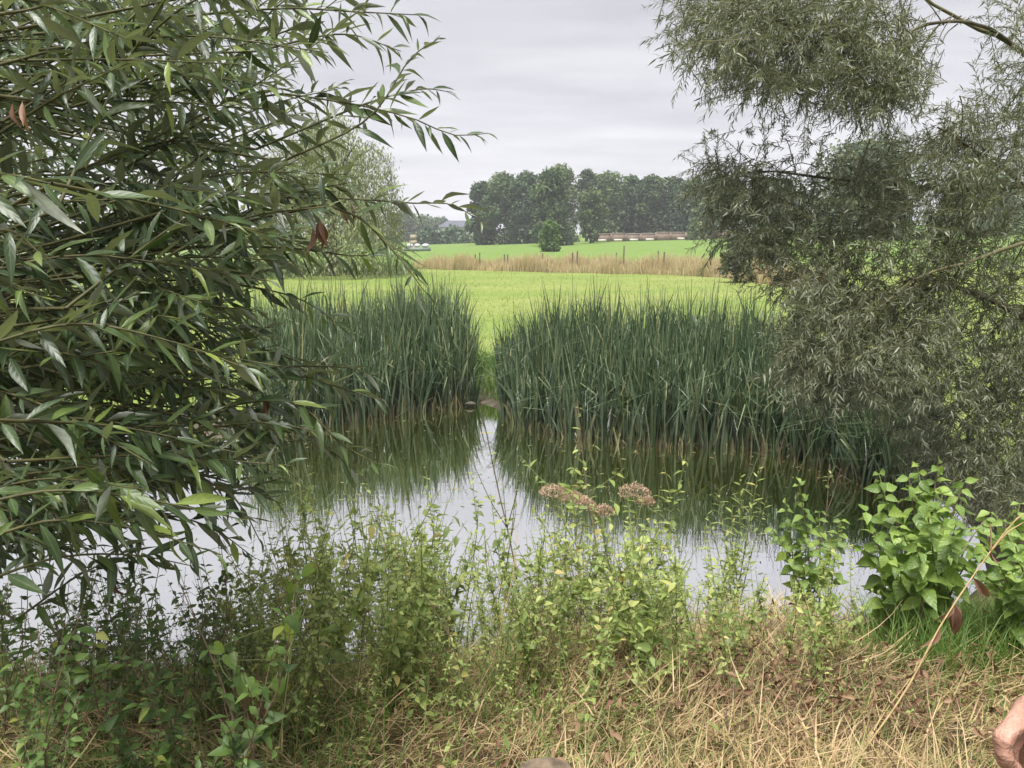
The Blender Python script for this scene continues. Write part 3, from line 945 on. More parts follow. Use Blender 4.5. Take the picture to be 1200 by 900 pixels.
def cattail_stands():
    r = np.random.default_rng(31)
    variants = [make_shoot(r) for _ in range(14)]
    vm = [v.mesh('cattail_shoot', M['cattail']) for v in variants]
    fb = np.array(FAR_BANK)

    def bank_at(px):
        P = np.array([G(a, b, WATER)[:2] for a, b in zip(px, np.interp(px, [250, 330, 400, 480, 556, 580, 610, 660, 720, 800, 870, 920, 970, 1010, 1060, 1105],
                                                                       [512, 505, 494, 480, 470, 478, 494, 506, 513, 518, 520, 526, 542, 556, 570, 585]))])
        return P

    stands = [('left', 300, 553, 900, 'left cattail stand on the far shore, next to the willow twigs', 2.7, (300, 320, 530, 553), (.8, .96, .95, .72)),
              ('mid', 589, 935, 1150, 'wide cattail stand in the middle of the far shore', 2.3, (589, 610, 660, 860, 935), (.66, .82, .95, .92, .9)),
              ('right', 935, 1085, 420, 'cattail stand below the hanging willow, nearer the camera', 1.2, (935, 1000, 1085), (.85, .62, .55))]
    for nm, p0, p1, n, lb, depth, hp, hv in stands:
        px = r.uniform(p0, p1, n)
        P = bank_at(px)
        q = r.uniform(0, 1, n) ** 1.15
        back = -0.28 + q * depth
        edge = np.minimum(px - p0, p1 - px)
        P = P + np.stack([P[:, 0] / P[:, 1] * back, back], -1) + r.normal(0, .05, (n, 2))
        z = np.maximum(ground_z(P[:, 0], P[:, 1]), WATER - .05)
        h = np.interp(px, hp, hv) * r.uniform(.72, 1.08, n) * (1 + .05 * np.sin(px * .11) + .04 * np.sin(px * .27 + 1))
        h = h * np.where(back < .0, .88, 1.0)
        yaw = r.uniform(0, 6.28, n)
        cx = P[:, 0].mean(); cy = P[:, 1].min()
        root = thing('cattail_stand', lb, 'cattails', (cx, cy, WATER))
        order = np.argsort(back)
        mb = MB(); big = []
        tilt = r.normal(0, .05, (n, 2))
        for rank, i in enumerate(order):
            k = int(r.integers(0, len(vm)))
            M4 = Matrix.Translation(Vector((P[i, 0] - cx, P[i, 1] - cy, z[i] - WATER))) @ Matrix.Rotation(tilt[i, 0], 4, 'X') @ Matrix.Rotation(tilt[i, 1], 4, 'Y') @ Matrix.Rotation(yaw[i], 4, 'Z') @ Matrix.Diagonal((1, 1, h[i], 1))
            if rank < 300:
                o = bpy.data.objects.new('cattail_shoot', vm[k]); col.objects.link(o)
                o.parent = root; o.matrix_local = M4
            else:
                V = variants[k].v[0]; A = np.array(M4)
                mb.add(V @ A[:3, :3].T + A[:3, 3], variants[k].f[0], np.mod(variants[k].r[0] + r.uniform(0, .2), .97))
        if mb.n:
            mb.build('cattail_mass', M['cattail'], root)['kind'] = 'stuff'
        # dead bases, leaning straw and a broken fringe over the water
        nd = int(n * .7)
        px = r.uniform(p0, p1, nd); P = bank_at(px)
        back = -0.42 + r.uniform(0, 1, nd) ** 1.6 * 1.1
        P = P + np.stack([P[:, 0] / P[:, 1] * back, back], -1)
        z = np.maximum(ground_z(P[:, 0], P[:, 1]), WATER)
        mb = MB()
        base = np.c_[P[:, 0] - cx, P[:, 1] - cy, z - WATER - .05]
        flat = r.uniform(size=nd) < .16
        lean = np.where(flat, r.uniform(.7, 1.35, nd), r.uniform(0, .35, nd))
        kp = r.uniform(.3, .8, nd); ka = np.where(r.uniform(size=nd) < .35, r.uniform(.5, 1.8, nd), 0)
        blades(mb, base, r.uniform(0, 6.28, nd), lean, r.uniform(0, .7, nd), r.uniform(.15, .5, nd), r.uniform(.010, .026, nd), S=5, twist=r.uniform(-1.5, 1.5, nd), rnd=r.uniform(0, .97, nd), kink=(kp, ka))
        mb.build('dead_leaves', M['cattail_dead'], root)['kind'] = 'stuff'
        # bent green leaves at the front
        ng = int(n * .3)
        px = r.uniform(p0, p1, ng); P = bank_at(px); back = -.3 + r.uniform(0, .5, ng)
        P = P + np.stack([P[:, 0] / P[:, 1] * back, back], -1)
        mb = MB()
        blades(mb, np.c_[P[:, 0] - cx, P[:, 1] - cy, np.full(ng, -.05)], r.uniform(3.4, 6.0, ng), r.uniform(.05, .35, ng), r.uniform(.2, 1.1, ng), r.uniform(.5, 1.25, ng), r.uniform(.014, .026, ng), S=8,
               twist=r.uniform(-1, 1, ng), rnd=r.uniform(.2, .97, ng))
        mb.build('bent_leaves', M['cattail'], root)['kind'] = 'stuff'
    # tufted grass in the gap between the stands
    n = 1500
    px = r.uniform(555, 590, n); y = r.uniform(12.4, 15.5, n)
    x = (px - 600) / FPX * y
    kk = pond_dist(x, y) > .15
    x, y = x[kk], y[kk]; n = len(x)
    z = ground_z(x, y)
    mb = MB()
    blades(mb, np.c_[x, y, z - .02], r.uniform(0, 6.28, n), r.uniform(0, .5, n), r.uniform(.1, 1.0, n), r.uniform(.12, .4, n), r.uniform(.008, .018, n), S=4, twist=r.uniform(-1.5, 1.5, n), rnd=r.uniform(0, .99, n))
    tag(mb.build('gap_grass', M['grass']), 'tufts of green grass in the gap between the cattail stands', 'grass', kind='stuff')
    # mud stones at the waterline of the gap
    for k, (px, py, s, lb) in enumerate([(545, 466, .13, 'grey mud-covered stone at the waterline left of the cattail gap'), (560, 463, .10, 'small pale stone at the waterline in the cattail gap'),
                                        (551, 473, .07, 'smallest wet stone at the waterline in the cattail gap')]):
        p = G(px, py, WATER + .05)
        mb = MB()
        u, v = np.meshgrid(np.linspace(0, 2 * np.pi, 10)[:-1], np.linspace(0.05, np.pi - .05, 6))
        rr = 1 + .22 * np.sin(2 * u + k) * np.sin(3 * v + k)
        V = np.stack([rr * np.sin(v) * np.cos(u) * s * 1.5, rr * np.sin(v) * np.sin(u) * s, rr * np.cos(v) * s * .55], -1)
        mb.add(V.reshape(-1, 3), [(i * 9 + j, (i + 1) * 9 + j, (i + 1) * 9 + (j + 1) % 9, i * 9 + (j + 1) % 9) for i in range(5) for j in range(9)])
        o = mb.build('stone', M['mud_stone']); o.location = Vector(p); tag(o, lb, 'stone', 'stones in the cattail gap')


cattail_stands()


def pond_debris():
    r = np.random.default_rng(37)
    n = 420
    px = r.uniform(200, 1040, n)
    py = np.where(r.uniform(size=n) < .6, np.interp(px, [250, 400, 556, 610, 720, 870, 1010], [514, 500, 480, 500, 518, 526, 562]) + np.abs(r.normal(0, 14, n)), r.uniform(490, 680, n))
    P = np.array([G(a_, b_, WATER + .004) for a_, b_ in zip(px, py)])
    P = P[pond_dist(P[:, 0], P[:, 1]) < -.05]; n = len(P)
    a = r.uniform(0, 6.28, n)
    mb = MB()
    scatter(mb, leaf_tmpl(SMALL, .28, .1, .02), P, frames(np.stack([np.cos(a), np.sin(a), 0 * a], -1), np.tile([0, 0, 1.], (n, 1)) + r.normal(0, .04, (n, 3))), r.uniform(.02, .09, n), r.uniform(0, .98, n), r.uniform(.3, 1.2, n))
    tag(mb.build('floating_debris', M['cattail_dead']), 'fallen leaf bits floating on the pond', 'debris', kind='stuff')


pond_debris()


# ------------------------------------------------------------------ the left willow: boughs, shoots and long leaves
def left_willow():
    r = np.random.default_rng(41)
    bx, by = -2.75, 2.9
    bz = gz(bx, by)
    root = thing('willow_bush', 'large willow bush with long narrow leaves filling the left side', 'willow', (bx, by, bz))
    org = np.array([bx, by, bz])
    # stems rising from the base out of frame
    stems = [(-260, 40, 2.3), (-220, 180, 2.6), (-230, 330, 2.4), (-240, 470, 2.5), (-150, 100, 3.4), (-150, 330, 3.6), (-260, -120, 2.4), (-100, 480, 3.5), (-120, -160, 3.2)]
    stem_pts = []
    for k, (px, py, d) in enumerate(stems):
        e = W(px, py, d)
        mid = (org + e) / 2 + np.array([-.25 + .1 * math.sin(k), .1 * math.cos(k * 2), -.15])
        c = spline([org + [.08 * math.cos(k), .08 * math.sin(k), -.1], mid, e], 10)
        mb = MB(); tube(mb, c - org, np.linspace(.045, .018, 10), 7)
        mb.build('stem', M['bark'], root)
        stem_pts.append(c)
    allstem = np.concatenate(stem_pts)
    # explicit shoots seen in the photograph (pixel paths with their own depth) and a random fill behind and among them
    E = [([(-80, 150), (60, 90), (150, 40), (225, -10)], 1.9, 2.0), ([(-60, 245), (90, 200), (225, 140), (330, 80), (430, 5)], 2.0, 2.1),
         ([(60, 250), (200, 165), (300, 112), (400, 120), (478, 137), (530, 158), (572, 156)], 2.1, 2.2), ([(120, 240), (260, 232), (390, 232), (480, 238), (530, 240), (566, 262)], 2.1, 2.1),
         ([(200, 20), (330, 10), (420, 14), (500, 18)], 2.2, 2.1), ([(330, 190), (430, 140), (480, 70), (516, 44)], 2.3, 2.3), ([(300, 175), (420, 125), (490, 105), (530, 108)], 2.3, 2.4),
         ([(380, 240), (425, 258), (470, 305), (500, 345)], 2.0, 2.0), ([(-50, 500), (80, 490), (190, 500), (270, 478)], 1.7, 1.8), ([(120, 560), (220, 510), (300, 495), (370, 505)], 1.9, 1.9),
         ([(200, 470), (330, 440), (400, 455), (450, 470)], 2.1, 2.1), ([(240, 480), (340, 470), (400, 520), (445, 545)], 2.0, 2.0), ([(-60, 600), (60, 575), (170, 585), (290, 610)], 1.5, 1.6),
         ([(-40, 640), (60, 610), (160, 620), (260, 650)], 1.6, 1.7), ([(0, 560), (130, 545), (250, 560), (330, 590)], 1.9, 2.0), ([(100, 330), (240, 330), (350, 350), (420, 400)], 2.2, 2.2),
         ([(120, 400), (250, 400), (340, 420), (420, 470)], 2.3, 2.3), ([(200, 290), (330, 290), (420, 300), (470, 290)], 2.2, 2.3), ([(-40, 20), (40, 10), (110, -20)], 1.5, 1.5),
         ([(-60, 330), (80, 300), (200, 310), (320, 330)], 1.7, 1.8), ([(-60, 420), (80, 380), (200, 400), (310, 440)], 1.6, 1.7), ([(150, 100), (260, 60), (350, 30), (420, -20)], 2.2, 2.2),
         ([(-80, 220), (0, 205), (60, 215)], 1.25, 1.2), ([(-60, 280), (10, 270), (50, 300)], 1.25, 1.25), ([(100, 20), (250, -10), (380, -40)], 1.9, 1.9), ([(300, 60), (400, 40), (470, 60)], 2.4, 2.4), ([(-40, 690), (60, 655), (150, 650), (235, 665)], 1.8, 1.9), ([(60, 520), (180, 540), (270, 580), (308, 640)], 1.9, 2.0), ([(40, 620), (150, 600), (240, 615), (300, 655)], 2.0, 2.1),
         ([(80, 560), (190, 560), (270, 575), (330, 560)], 2.1, 2.1), ([(250, 500), (330, 500), (390, 530), (425, 560)], 2.2, 2.2), ([(230, 440), (330, 430), (400, 430), (440, 440)], 2.2, 2.3)]
    shoots = [(spline([W(a, b, d0 + (d1 - d0) * i / (len(P) - 1)) for i, (a, b) in enumerate(P)], 14), 1.0) for P, d0, d1 in E]

    def edge(y):
        return np.interp(y, [-150, 0, 60, 110, 170, 230, 290, 350, 420, 480, 540, 580, 620, 670], [400, 400, 410, 430, 425, 410, 390, 345, 330, 380, 385, 290, 250, 200])
    cnt = 0
    while cnt < 380:
        y1 = r.uniform(-120, 650); d = r.uniform(1.7, 4.2)
        x1 = r.uniform(-120, 1) if r.uniform() < .12 else edge(y1) * r.uniform(0.02, 1.0) ** .75
        if d > 2.9 and y1 > 560: continue
        if y1 < 200 and x1 > 150 and r.uniform() < .35: continue
        ang = r.normal(-.12 + .35 * (y1 - 250) / 400, .32)
        L = r.uniform(170, 320) * 2.0 / d
        x0, y0 = x1 - L * math.cos(ang), y1 - L * math.sin(ang)
        P = [W(x0, y0, d + r.uniform(-.25, .4)), W((x0 + x1) / 2, (y0 + y1) / 2 - r.uniform(4, 26), d), W(x1, y1, d + r.uniform(-.3, .15))]
        shoots.append((spline(P, 12), 1.0)); cnt += 1
    pos, dirs, nrm, ln = [], [], [], []
    tw = MB()
    for si, (c, f) in enumerate(shoots):
        # a thin bough links each shoot with the nearest stem
        j = np.argmin(((allstem - c[0]) ** 2).sum(1))
        if np.linalg.norm(allstem[j] - c[0]) < 2.2:
            tube(tw, spline([allstem[j], (allstem[j] + c[0]) / 2 + [0, 0, -.04], c[0]], 5) - org, np.linspace(.006, .004, 5), 5, r.uniform())
        tube(tw, c - org, np.linspace(.0042, .0012, len(c)), 5, r.uniform())
        seg = np.linalg.norm(np.diff(c, axis=0), axis=1); L = seg.sum()
        n = int(L / .0175)
        s = (np.arange(n) + r.uniform(0, 1, n) * .6) / n
        s = s[s > .10]
        cum = np.concatenate([[0], np.cumsum(seg)]) / L
        p = np.stack([np.interp(s, cum, c[:, k]) for k in range(3)], -1)
        t = unit(np.stack([np.interp(s, cum, np.gradient(c[:, k])) for k in range(3)], -1))
        m = len(s)
        ph = np.arange(m) * 2.4 + r.uniform(0, 6.28)
        side = unit(np.cross(t, [0, 0, 1.0])); upv = np.cross(side, t)
        o = side * np.cos(ph)[:, None] + upv * np.sin(ph)[:, None] * .8
        tipf = (s > .93)[:, None]
        d_ = unit(t * np.where(tipf, 1.2, .75) + o * .8 + np.array([0, 0, -.34]) * r.uniform(-.2, 1.4, (m, 1)) + r.normal(0, .28, (m, 3)))
        nn = unit(np.array([0, -.15, 1.0]) + o * .35 + r.normal(0, .5, (m, 3)))
        pos.append(p); dirs.append(d_); nrm.append(nn)
        ln.append(r.uniform(.05, .14, m) * np.interp(s, [0, .6, .9, 1], [1, 1, .72, .42]))
    tw.build('twigs', M['twig'], root)['kind'] = 'stuff'
    pos = np.concatenate(pos); dirs = np.concatenate(dirs); nrm = np.concatenate(nrm); ln = np.concatenate(ln)
    px, py, d = project(pos + dirs * ln[:, None] * .5)
    ok = (d > 1.0)
    # keep the view to the pond open past the outline of the bush, except on the shoots that reach out
    pos, dirs, nrm, ln, px, py, d = [a[ok] for a in (pos, dirs, nrm, ln, px, py, d)]
    n = len(pos)
    R = frames(dirs, nrm)
    tm = [leaf_tmpl(LANCE, w, fd, cu, tw_, wv) for w, fd, cu, tw_, wv in [(.20, .35, .10, .3, .0), (.17, .3, .24, -.5, .08), (.22, .45, .02, .6, .14), (.18, .25, .42, .2, .05), (.20, .5, .16, -.9, .1), (.21, .3, -.12, .4, .05), (.19, .9, .5, 1.2, .25)]]
    vis = (px > 0) & (px < 1200) & (py > 0) & (py < 900)
    size = np.where(vis, ln / d, 0)
    facing = np.abs(np.einsum('ni,ni->n', R[:, :, 2], unit(pos - np.array([0, 0, EYE]))))
    big = set(np.argsort(-(size * (.3 + facing)))[:300].tolist())
    var = r.integers(0, len(tm), n); rnd = r.uniform(0, .97, n)
    young = np.zeros(n, bool)
    lm = []
    for t in tm:
        lm.append(MB().add(t[0], t[1], 0.0, leaf_loc(len(t[0]))).mesh('leaf', M['willow']))
    for i in big:
        o = bpy.data.objects.new('leaf', lm[var[i]]); col.objects.link(o); o.parent = root
        A = np.eye(4); A[:3, :3] = R[i] * ln[i]; A[:3, 3] = pos[i] - org
        o.matrix_local = Matrix(A.tolist())
    rest = np.array([i for i in range(n) if i not in big])
    mb = MB()
    for k in range(len(tm)):
        s_ = rest[var[rest] == k]
        scatter(mb, tm[k], pos[s_] - org, R[s_], ln[s_], rnd[s_])
    mb.build('foliage', M['willow'], root)['kind'] = 'stuff'
    # withered brown leaves hanging among the twigs
    mb = MB()
    for (a, b, d0, k) in [(372, 262, 2.05, 5), (404, 245, 2.05, 2), (20, 125, 1.5, 3), (308, 460, 2.0, 3), (130, 690, 2.2, 2)]:
        for j in range(k):
            p = W(a + r.uniform(-7, 7), b + r.uniform(-12, 6), d0)
            t = leaf_tmpl(LANCE, .2, 1.2, .3, 1.2, .5)
            q = np.array([[r.normal(0, .25), r.normal(0, .25), -1]])
            o = MB(); scatter(o, t, (p - org)[None], frames(q, r.normal(size=(1, 3))), np.array([r.uniform(.05, .085)]), np.array([r.uniform()]))
            o.build('withered_leaf', M['willow_dead'], root)
    print('left willow leaves', n)


left_willow()


# ------------------------------------------------------------------ the hanging fine-leaved willow on the right
def right_willow():
    r = np.random.default_rng(51)
    b = np.array([5.95, 7.2, 0.0]); b[2] = gz(b[0], b[1])
    root = thing('hanging_willow', 'fine-leaved willow tree leaning over the pond at the right edge', 'willow', b)
    trunk = spline([b + [0, 0, -.2], b + [.1, .05, 1.0], b + [-.1, 0, 2.2], b + [-.35, -.1, 3.6], b + [-.3, 0, 5.0], b + [.1, .1, 6.4]], 18)
    mb = MB(); tube(mb, trunk - b, np.linspace(.2, .012, 18), 9); mb.build('trunk', M['bark'], root)
    limbs = [([(1330, 190, 7.0), (1260, 110, 6.6), (1200, 62, 6.3), (1150, 35, 6.2), (1095, 4, 6.1), (1010, -60, 6.0)], .030, 'bark_moss'),
             ([(1200, 62, 6.3), (1140, 26, 6.0), (1090, 28, 5.8), (1040, 50, 5.7), (960, 40, 5.6), (870, 20, 5.5)], .014, 'bark'),
             ([(1340, 440, 6.9), (1270, 395, 6.6), (1200, 370, 6.4), (1170, 358, 6.3), (1120, 335, 6.2), (1060, 342, 6.1), (990, 360, 6.0)], .038, 'bark'),
             ([(1330, 260, 7.2), (1200, 285, 6.0), (1130, 308, 5.8), (1070, 330, 5.7), (1010, 375, 5.6), (950, 440, 5.6)], .019, 'bark_moss'),
             ([(1330, 210, 7.2), (1200, 219, 6.8), (1100, 221, 6.6), (1000, 212, 6.5), (930, 203, 6.4), (868, 203, 6.4)], .024, 'bark'),
             ([(1300, -20, 7.0), (1150, -120, 6.5), (980, -120, 6.2), (860, -60, 6.0), (820, -10, 6.0)], .040, 'bark'),
             ([(1330, 500, 7.0), (1230, 470, 6.9), (1140, 470, 6.8), (1070, 500, 6.6)], .028, 'bark'),
             ([(1330, 200, 7.2), (1400, 130, 7.4), (1470, 90, 7.6)], .026, 'bark'), ([(1330, 330, 7.2), (1400, 300, 7.4), (1450, 280, 7.6)], .022, 'bark'),
             ([(1330, 300, 6.9), (1230, 240, 6.3), (1150, 180, 6.1), (1100, 150, 6.0)], .024, 'bark')]
    allp = []
    for P, rad, mt in limbs:
        c = spline([W(*p) for p in P], 16)
        j = np.argmin(np.abs(trunk[:, 2] - c[0][2]) + .3 * (trunk[:, 2] > c[0][2] + .2))
        if np.linalg.norm(W(*P[0]) - trunk[j]) < 3 and P[0][0] > 1250:
            lead = spline([trunk[max(0, j - 2)], (trunk[j] + c[0]) / 2 + [0, 0, -.08], c[0]], 6)
            c = np.concatenate([lead[:-1], c])
        w = np.linspace(1.15, .28, len(c)) * rad
        mb = MB(); tube(mb, c + 0.012 * np.sin(np.arange(len(c))[:, None] * [1.7, 2.3, 1.1]) - b, w, 7); mb.build('limb', M[mt], root)
        allp.append(c[len(c) // 4:])
    allp = np.concatenate(allp)
    # leafy masses: centre and half-axes in the photograph, depth, number of twigs
    masses = [(838, 35, 48, 50, 5.7, 95), (885, 50, 60, 60, 5.7, 150), (950, 45, 70, 75, 5.7, 230), (1020, 65, 55, 75, 5.8, 190), (985, 108, 75, 30, 5.7, 70), (1060, 85, 35, 45, 5.8, 60), (880, 92, 55, 28, 5.6, 40),
              (900, -40, 150, 60, 6.0, 130), (860, 160, 45, 30, 6.2, 12), (925, 165, 55, 25, 6.2, 10), (795, 15, 22, 16, 5.8, 5),
              (850, 215, 42, 30, 6.3, 80), (890, 250, 58, 48, 6.3, 135), (980, 235, 80, 55, 6.4, 150), (1070, 215, 80, 60, 6.4, 190), (1150, 190, 60, 70, 6.2, 190), (1185, 110, 40, 50, 6.3, 45), (1180, 35, 40, 40, 6.3, 22),
              (870, 285, 40, 30, 6.2, 36), (945, 310, 60, 45, 6.0, 130), (1040, 320, 90, 50, 6.2, 160), (1150, 300, 70, 60, 6.6, 180), (975, 385, 55, 55, 5.7, 200), (1050, 410, 80, 60, 6.0, 240),
              (952, 435, 42, 40, 5.6, 110), (1010, 440, 60, 38, 5.8, 130), (1115, 495, 60, 50, 6.4, 130), (1150, 420, 60, 60, 6.8, 150), (1180, 520, 50, 60, 6.6, 170), (1190, 440, 40, 80, 6.6, 110), (1120, 555, 60, 28, 6.6, 70), (1170, 590, 50, 30, 6.4, 60), (1080, 370, 60, 40, 6.3, 100),
              (1230, 300, 50, 300, 6.6, 200), (1310, 130, 90, 130, 7.0, 170), (1370, 300, 90, 130, 7.3, 150), (1270, -90, 110, 90, 6.8, 150), (1450, 120, 80, 120, 7.6, 110), (1340, 460, 80, 70, 7.2, 90)]
    tip, lens = [], []
    cl = []
    for cx, cy, rx, ry, d, k in masses:
        k = int(k * (1.05 if cy < 120 else .98))
        a = r.uniform(0, 6.28, k); q = np.sqrt(r.uniform(0, 1, k)) * (1 + .12 * r.normal(size=k))
        x = cx + rx * q * np.cos(a); y = cy + ry * q * np.sin(a); dd = d + r.normal(0, .42, k)
        for i in range(k):
            cl.append(W(x[i], y[i], dd[i]))
    C = np.array(cl); n = len(C)
    # twigs: droop away from the limb that carries them
    d2 = ((C[:, None, :] - allp[None]) ** 2).sum(-1); j = d2.argmin(1)
    away = unit(C - allp[j]); L = r.uniform(.26, .55, n)
    dv = unit(away * .6 + np.array([-.30, -.1, -.12]) + r.normal(0, .6, (n, 3)))
    P0 = C - dv * L[:, None] * .5; P2 = C + dv * L[:, None] * .5 + np.array([0, 0, -.06]) * L[:, None]
    P1 = C + np.array([0, 0, .05]) * L[:, None]
    tw = MB()
    for i in range(n):
        tube(tw, np.stack([P0[i], P1[i], P2[i]]) - b, [.0035, .0025, .0012], 3, r.uniform())
        if i % 4 == 0:
            near = np.argsort(d2[i])[:14]
            q = allp[near[int(r.integers(0, 14))]] + r.normal(0, .02, 3)
            if np.linalg.norm(q - P0[i]) < .55:
                tube(tw, spline([q, (q + P0[i]) / 2 + [0, 0, .05] + r.normal(0, .04, 3), P0[i]], 6) - b, [.006, .0055, .005, .0045, .004, .0035], 3, r.uniform())
    tw.build('twigs', M['twig'], root)['kind'] = 'stuff'
    m = 36
    s = (np.arange(m) + .5) / m
    S = np.clip(s[None] + r.uniform(-.02, .02, (n, m)), 0, 1)[..., None]
    P = (P0[:, None] * (1 - S) ** 2 + 2 * P1[:, None] * S * (1 - S) + P2[:, None] * S * S).reshape(-1, 3)
    T = unit(2 * (P1 - P0)[:, None] * (1 - S) + 2 * (P2 - P1)[:, None] * S).reshape(-1, 3)
    K = len(P)
    ph = (np.arange(m)[None] * 2.4 + r.uniform(0, 6.28, (n, 1))).ravel()
    side = unit(np.cross(T, [0, 0, 1.0])); up = np.cross(side, T)
    o = side * np.cos(ph)[:, None] + up * np.sin(ph)[:, None]
    D = unit(T * .8 + o * .75 + np.array([0, 0, -.15]) + r.normal(0, .2, (K, 3)))
    nn = unit(np.array([0, 0, .8]) + o * .4 + r.normal(0, .5, (K, 3)))
    tone = np.repeat(r.uniform(0, .4, n), m)
    mb = MB()
    tm = leaf_tmpl(SMALL, .15, .3, .15)
    scatter(mb, tm, P - b, frames(D, nn), r.uniform(.034, .074, K), np.clip(tone + r.uniform(0, .58, K), 0, .98))
    mb.build('crown', M['osier'], root)['kind'] = 'stuff'
    print('right willow leaves', K)


right_willow()


# ------------------------------------------------------------------ grasses of the near bank
def near_area(r, n, y0, y1, x0=-.85, x1=.85, p=1.0):
    y = y0 + (y1 - y0) * r.uniform(0, 1, n) ** p
    x = r.uniform(x0, x1, n) * (y + .55)
    k = pond_dist(x, y) > -0.05
    return x[k], y[k]


def bank_grass():
    r = np.random.default_rng(61)
    x, y = near_area(r, 150000, .9, 5.0)
    dry = smooth(-.9, .7, x + .25 * np.sin(y * 3)) * .55 + .6
    hole = np.sin(x * 3.1 + 1.7 * np.sin(y * 2.3 + .4)) * np.sin(y * 3.7 + 1.3 * np.sin(x * 2.9))
    k = r.uniform(size=len(x)) < dry * (1 - .75 * smooth(3.3, 4.3, y)) * (.78 + .34 * hole)
    x, y = x[k], y[k]; n = len(x)
    clump = .5 + .5 * np.sin(x * 5 + 2 * np.sin(y * 3.1)) * np.sin(y * 4.3 + x * 1.7)
    z = ground_z(x, y)
    lying = r.uniform(size=n) < .86
    lean = np.where(lying, r.uniform(.85, 1.5, n), r.uniform(.05, .7, n))
    ln = np.where(lying, r.uniform(.05, .12, n) + .20 * r.uniform(0, 1, n) ** 4, r.uniform(.06, .20, n)) * (.7 + .6 * clump)
    swirl = 1.6 * np.sin(x * 1.3 + .6) + 1.2 * np.sin(y * 1.9) + r.normal(0, 1.1, n)
    patch = .22 * np.sin(x * 2.3 + 1.1 * np.sin(y * 1.7)) * np.sin(y * 2.9)
    rnd = np.clip(r.beta(1.9, 1.5, n) * .84 + patch, 0.01, .99)
    zoff = np.where(lying, r.uniform(-.01, .16, n) * (.1 + 1.2 * clump), -.02)
    mb = MB()
    blades(mb, np.c_[x, y, z + zoff], swirl, lean, r.uniform(-1.3, 1.7, n), ln, r.uniform(.002, .0045, n) + .005 * r.uniform(0, 1, n) ** 4, S=4, twist=r.uniform(-1.5, 1.5, n), rnd=rnd, taper=.8)
    tag(mb.build('dry_grass', M['hay']), 'tangled mat of dry straw and cut grass on the near bank', 'dry grass', kind='stuff')
    # green blades among it, thick at the right edge
    x1, y1 = near_area(r, 26000, 1.0, 5.0)
    kg = r.uniform(size=len(x1)) < .25 + .75 * (1 - smooth(-.2, 1.0, x1)) * (np.sin(x1 * 4 + y1) * np.sin(y1 * 5) > -.3)
    x1, y1 = x1[kg], y1[kg]
    n2 = 9000
    y2 = r.uniform(2.9, 4.3, n2); x2 = r.uniform(.42, .80, n2) * (y2 + .3)
    k2 = r.uniform(size=n2) < smooth(.42, .56, x2 / (y2 + .3))
    x = np.r_[x1, x2[k2]]; y = np.r_[y1, y2[k2]]
    big = np.r_[np.zeros(len(x1)), np.ones(k2.sum())]
    n = len(x); z = ground_z(x, y)
    mb = MB()
    blades(mb, np.c_[x, y, z - .02], r.uniform(0, 6.28, n), r.uniform(.0, .5, n), r.uniform(.3, 1.6, n), np.where(big > 0, r.uniform(.18, .42, n), r.uniform(.10, .34, n)), np.where(big > 0, r.uniform(.003, .008, n), r.uniform(.002, .006, n)), S=5,
           twist=r.uniform(-1.2, 1.2, n), rnd=r.uniform(0, .99, n), taper=.8)
    tag(mb.build('green_grass', M['grass']), 'fresh green grass blades growing through the dry straw', 'grass', kind='stuff')
    # the same bank carried on to the right, past the picture edge
    n = 26000
    y = r.uniform(-.5, 7.5, n); x = r.uniform(.84, 2.0, n) * (np.maximum(y, .3) + .55) + np.where(y < .3, .4, 0)
    kk = (x < 7.5) & (pond_dist(x, y) > .05)
    x, y = x[kk], y[kk]; n = len(x)
    mb = MB()
    blades(mb, np.c_[x, y, ground_z(x, y) - .02], r.uniform(0, 6.28, n), r.uniform(.1, 1.2, n), r.uniform(.1, 1.4, n), r.uniform(.10, .34, n), r.uniform(.004, .010, n), S=3, twist=r.uniform(-1.4, 1.4, n), rnd=r.uniform(0, .99, n))
    tag(mb.build('bank_grass', M['grass']), 'green grass of the bank past the leafy shrub at the right edge', 'grass', kind='stuff')
    # withered brown leaves
    n = 1500
    c = [G(890, 800, -.1), G(820, 700, -.4), G(1010, 720, -.4), G(1060, 800, -.1), G(700, 850, -.05)]
    wgt = [1100, 420, 520, 420, 260]
    P = np.concatenate([cc[:2] + r.normal(0, 1, (w, 2)) * [.30, .26] for cc, w in zip(c, wgt)])
    n = len(P); z = ground_z(P[:, 0], P[:, 1]) + r.uniform(.02, .20, n)
    t = leaf_tmpl(LANCE, .34, .9, .35, .8, .4)
    mb = MB()
    scatter(mb, t, np.c_[P, z], frames(unit(r.normal(size=(n, 3)) * [1, 1, .7] + [0, 0, -.2]), r.normal(size=(n, 3)) + [0, 0, .8]), r.uniform(.02, .055, n), r.uniform(0, .99, n))
    tag(mb.build('leaf_litter', M['litter']), 'heap of withered brown leaves in the straw right of the middle', 'dead leaves', kind='stuff')


bank_grass()


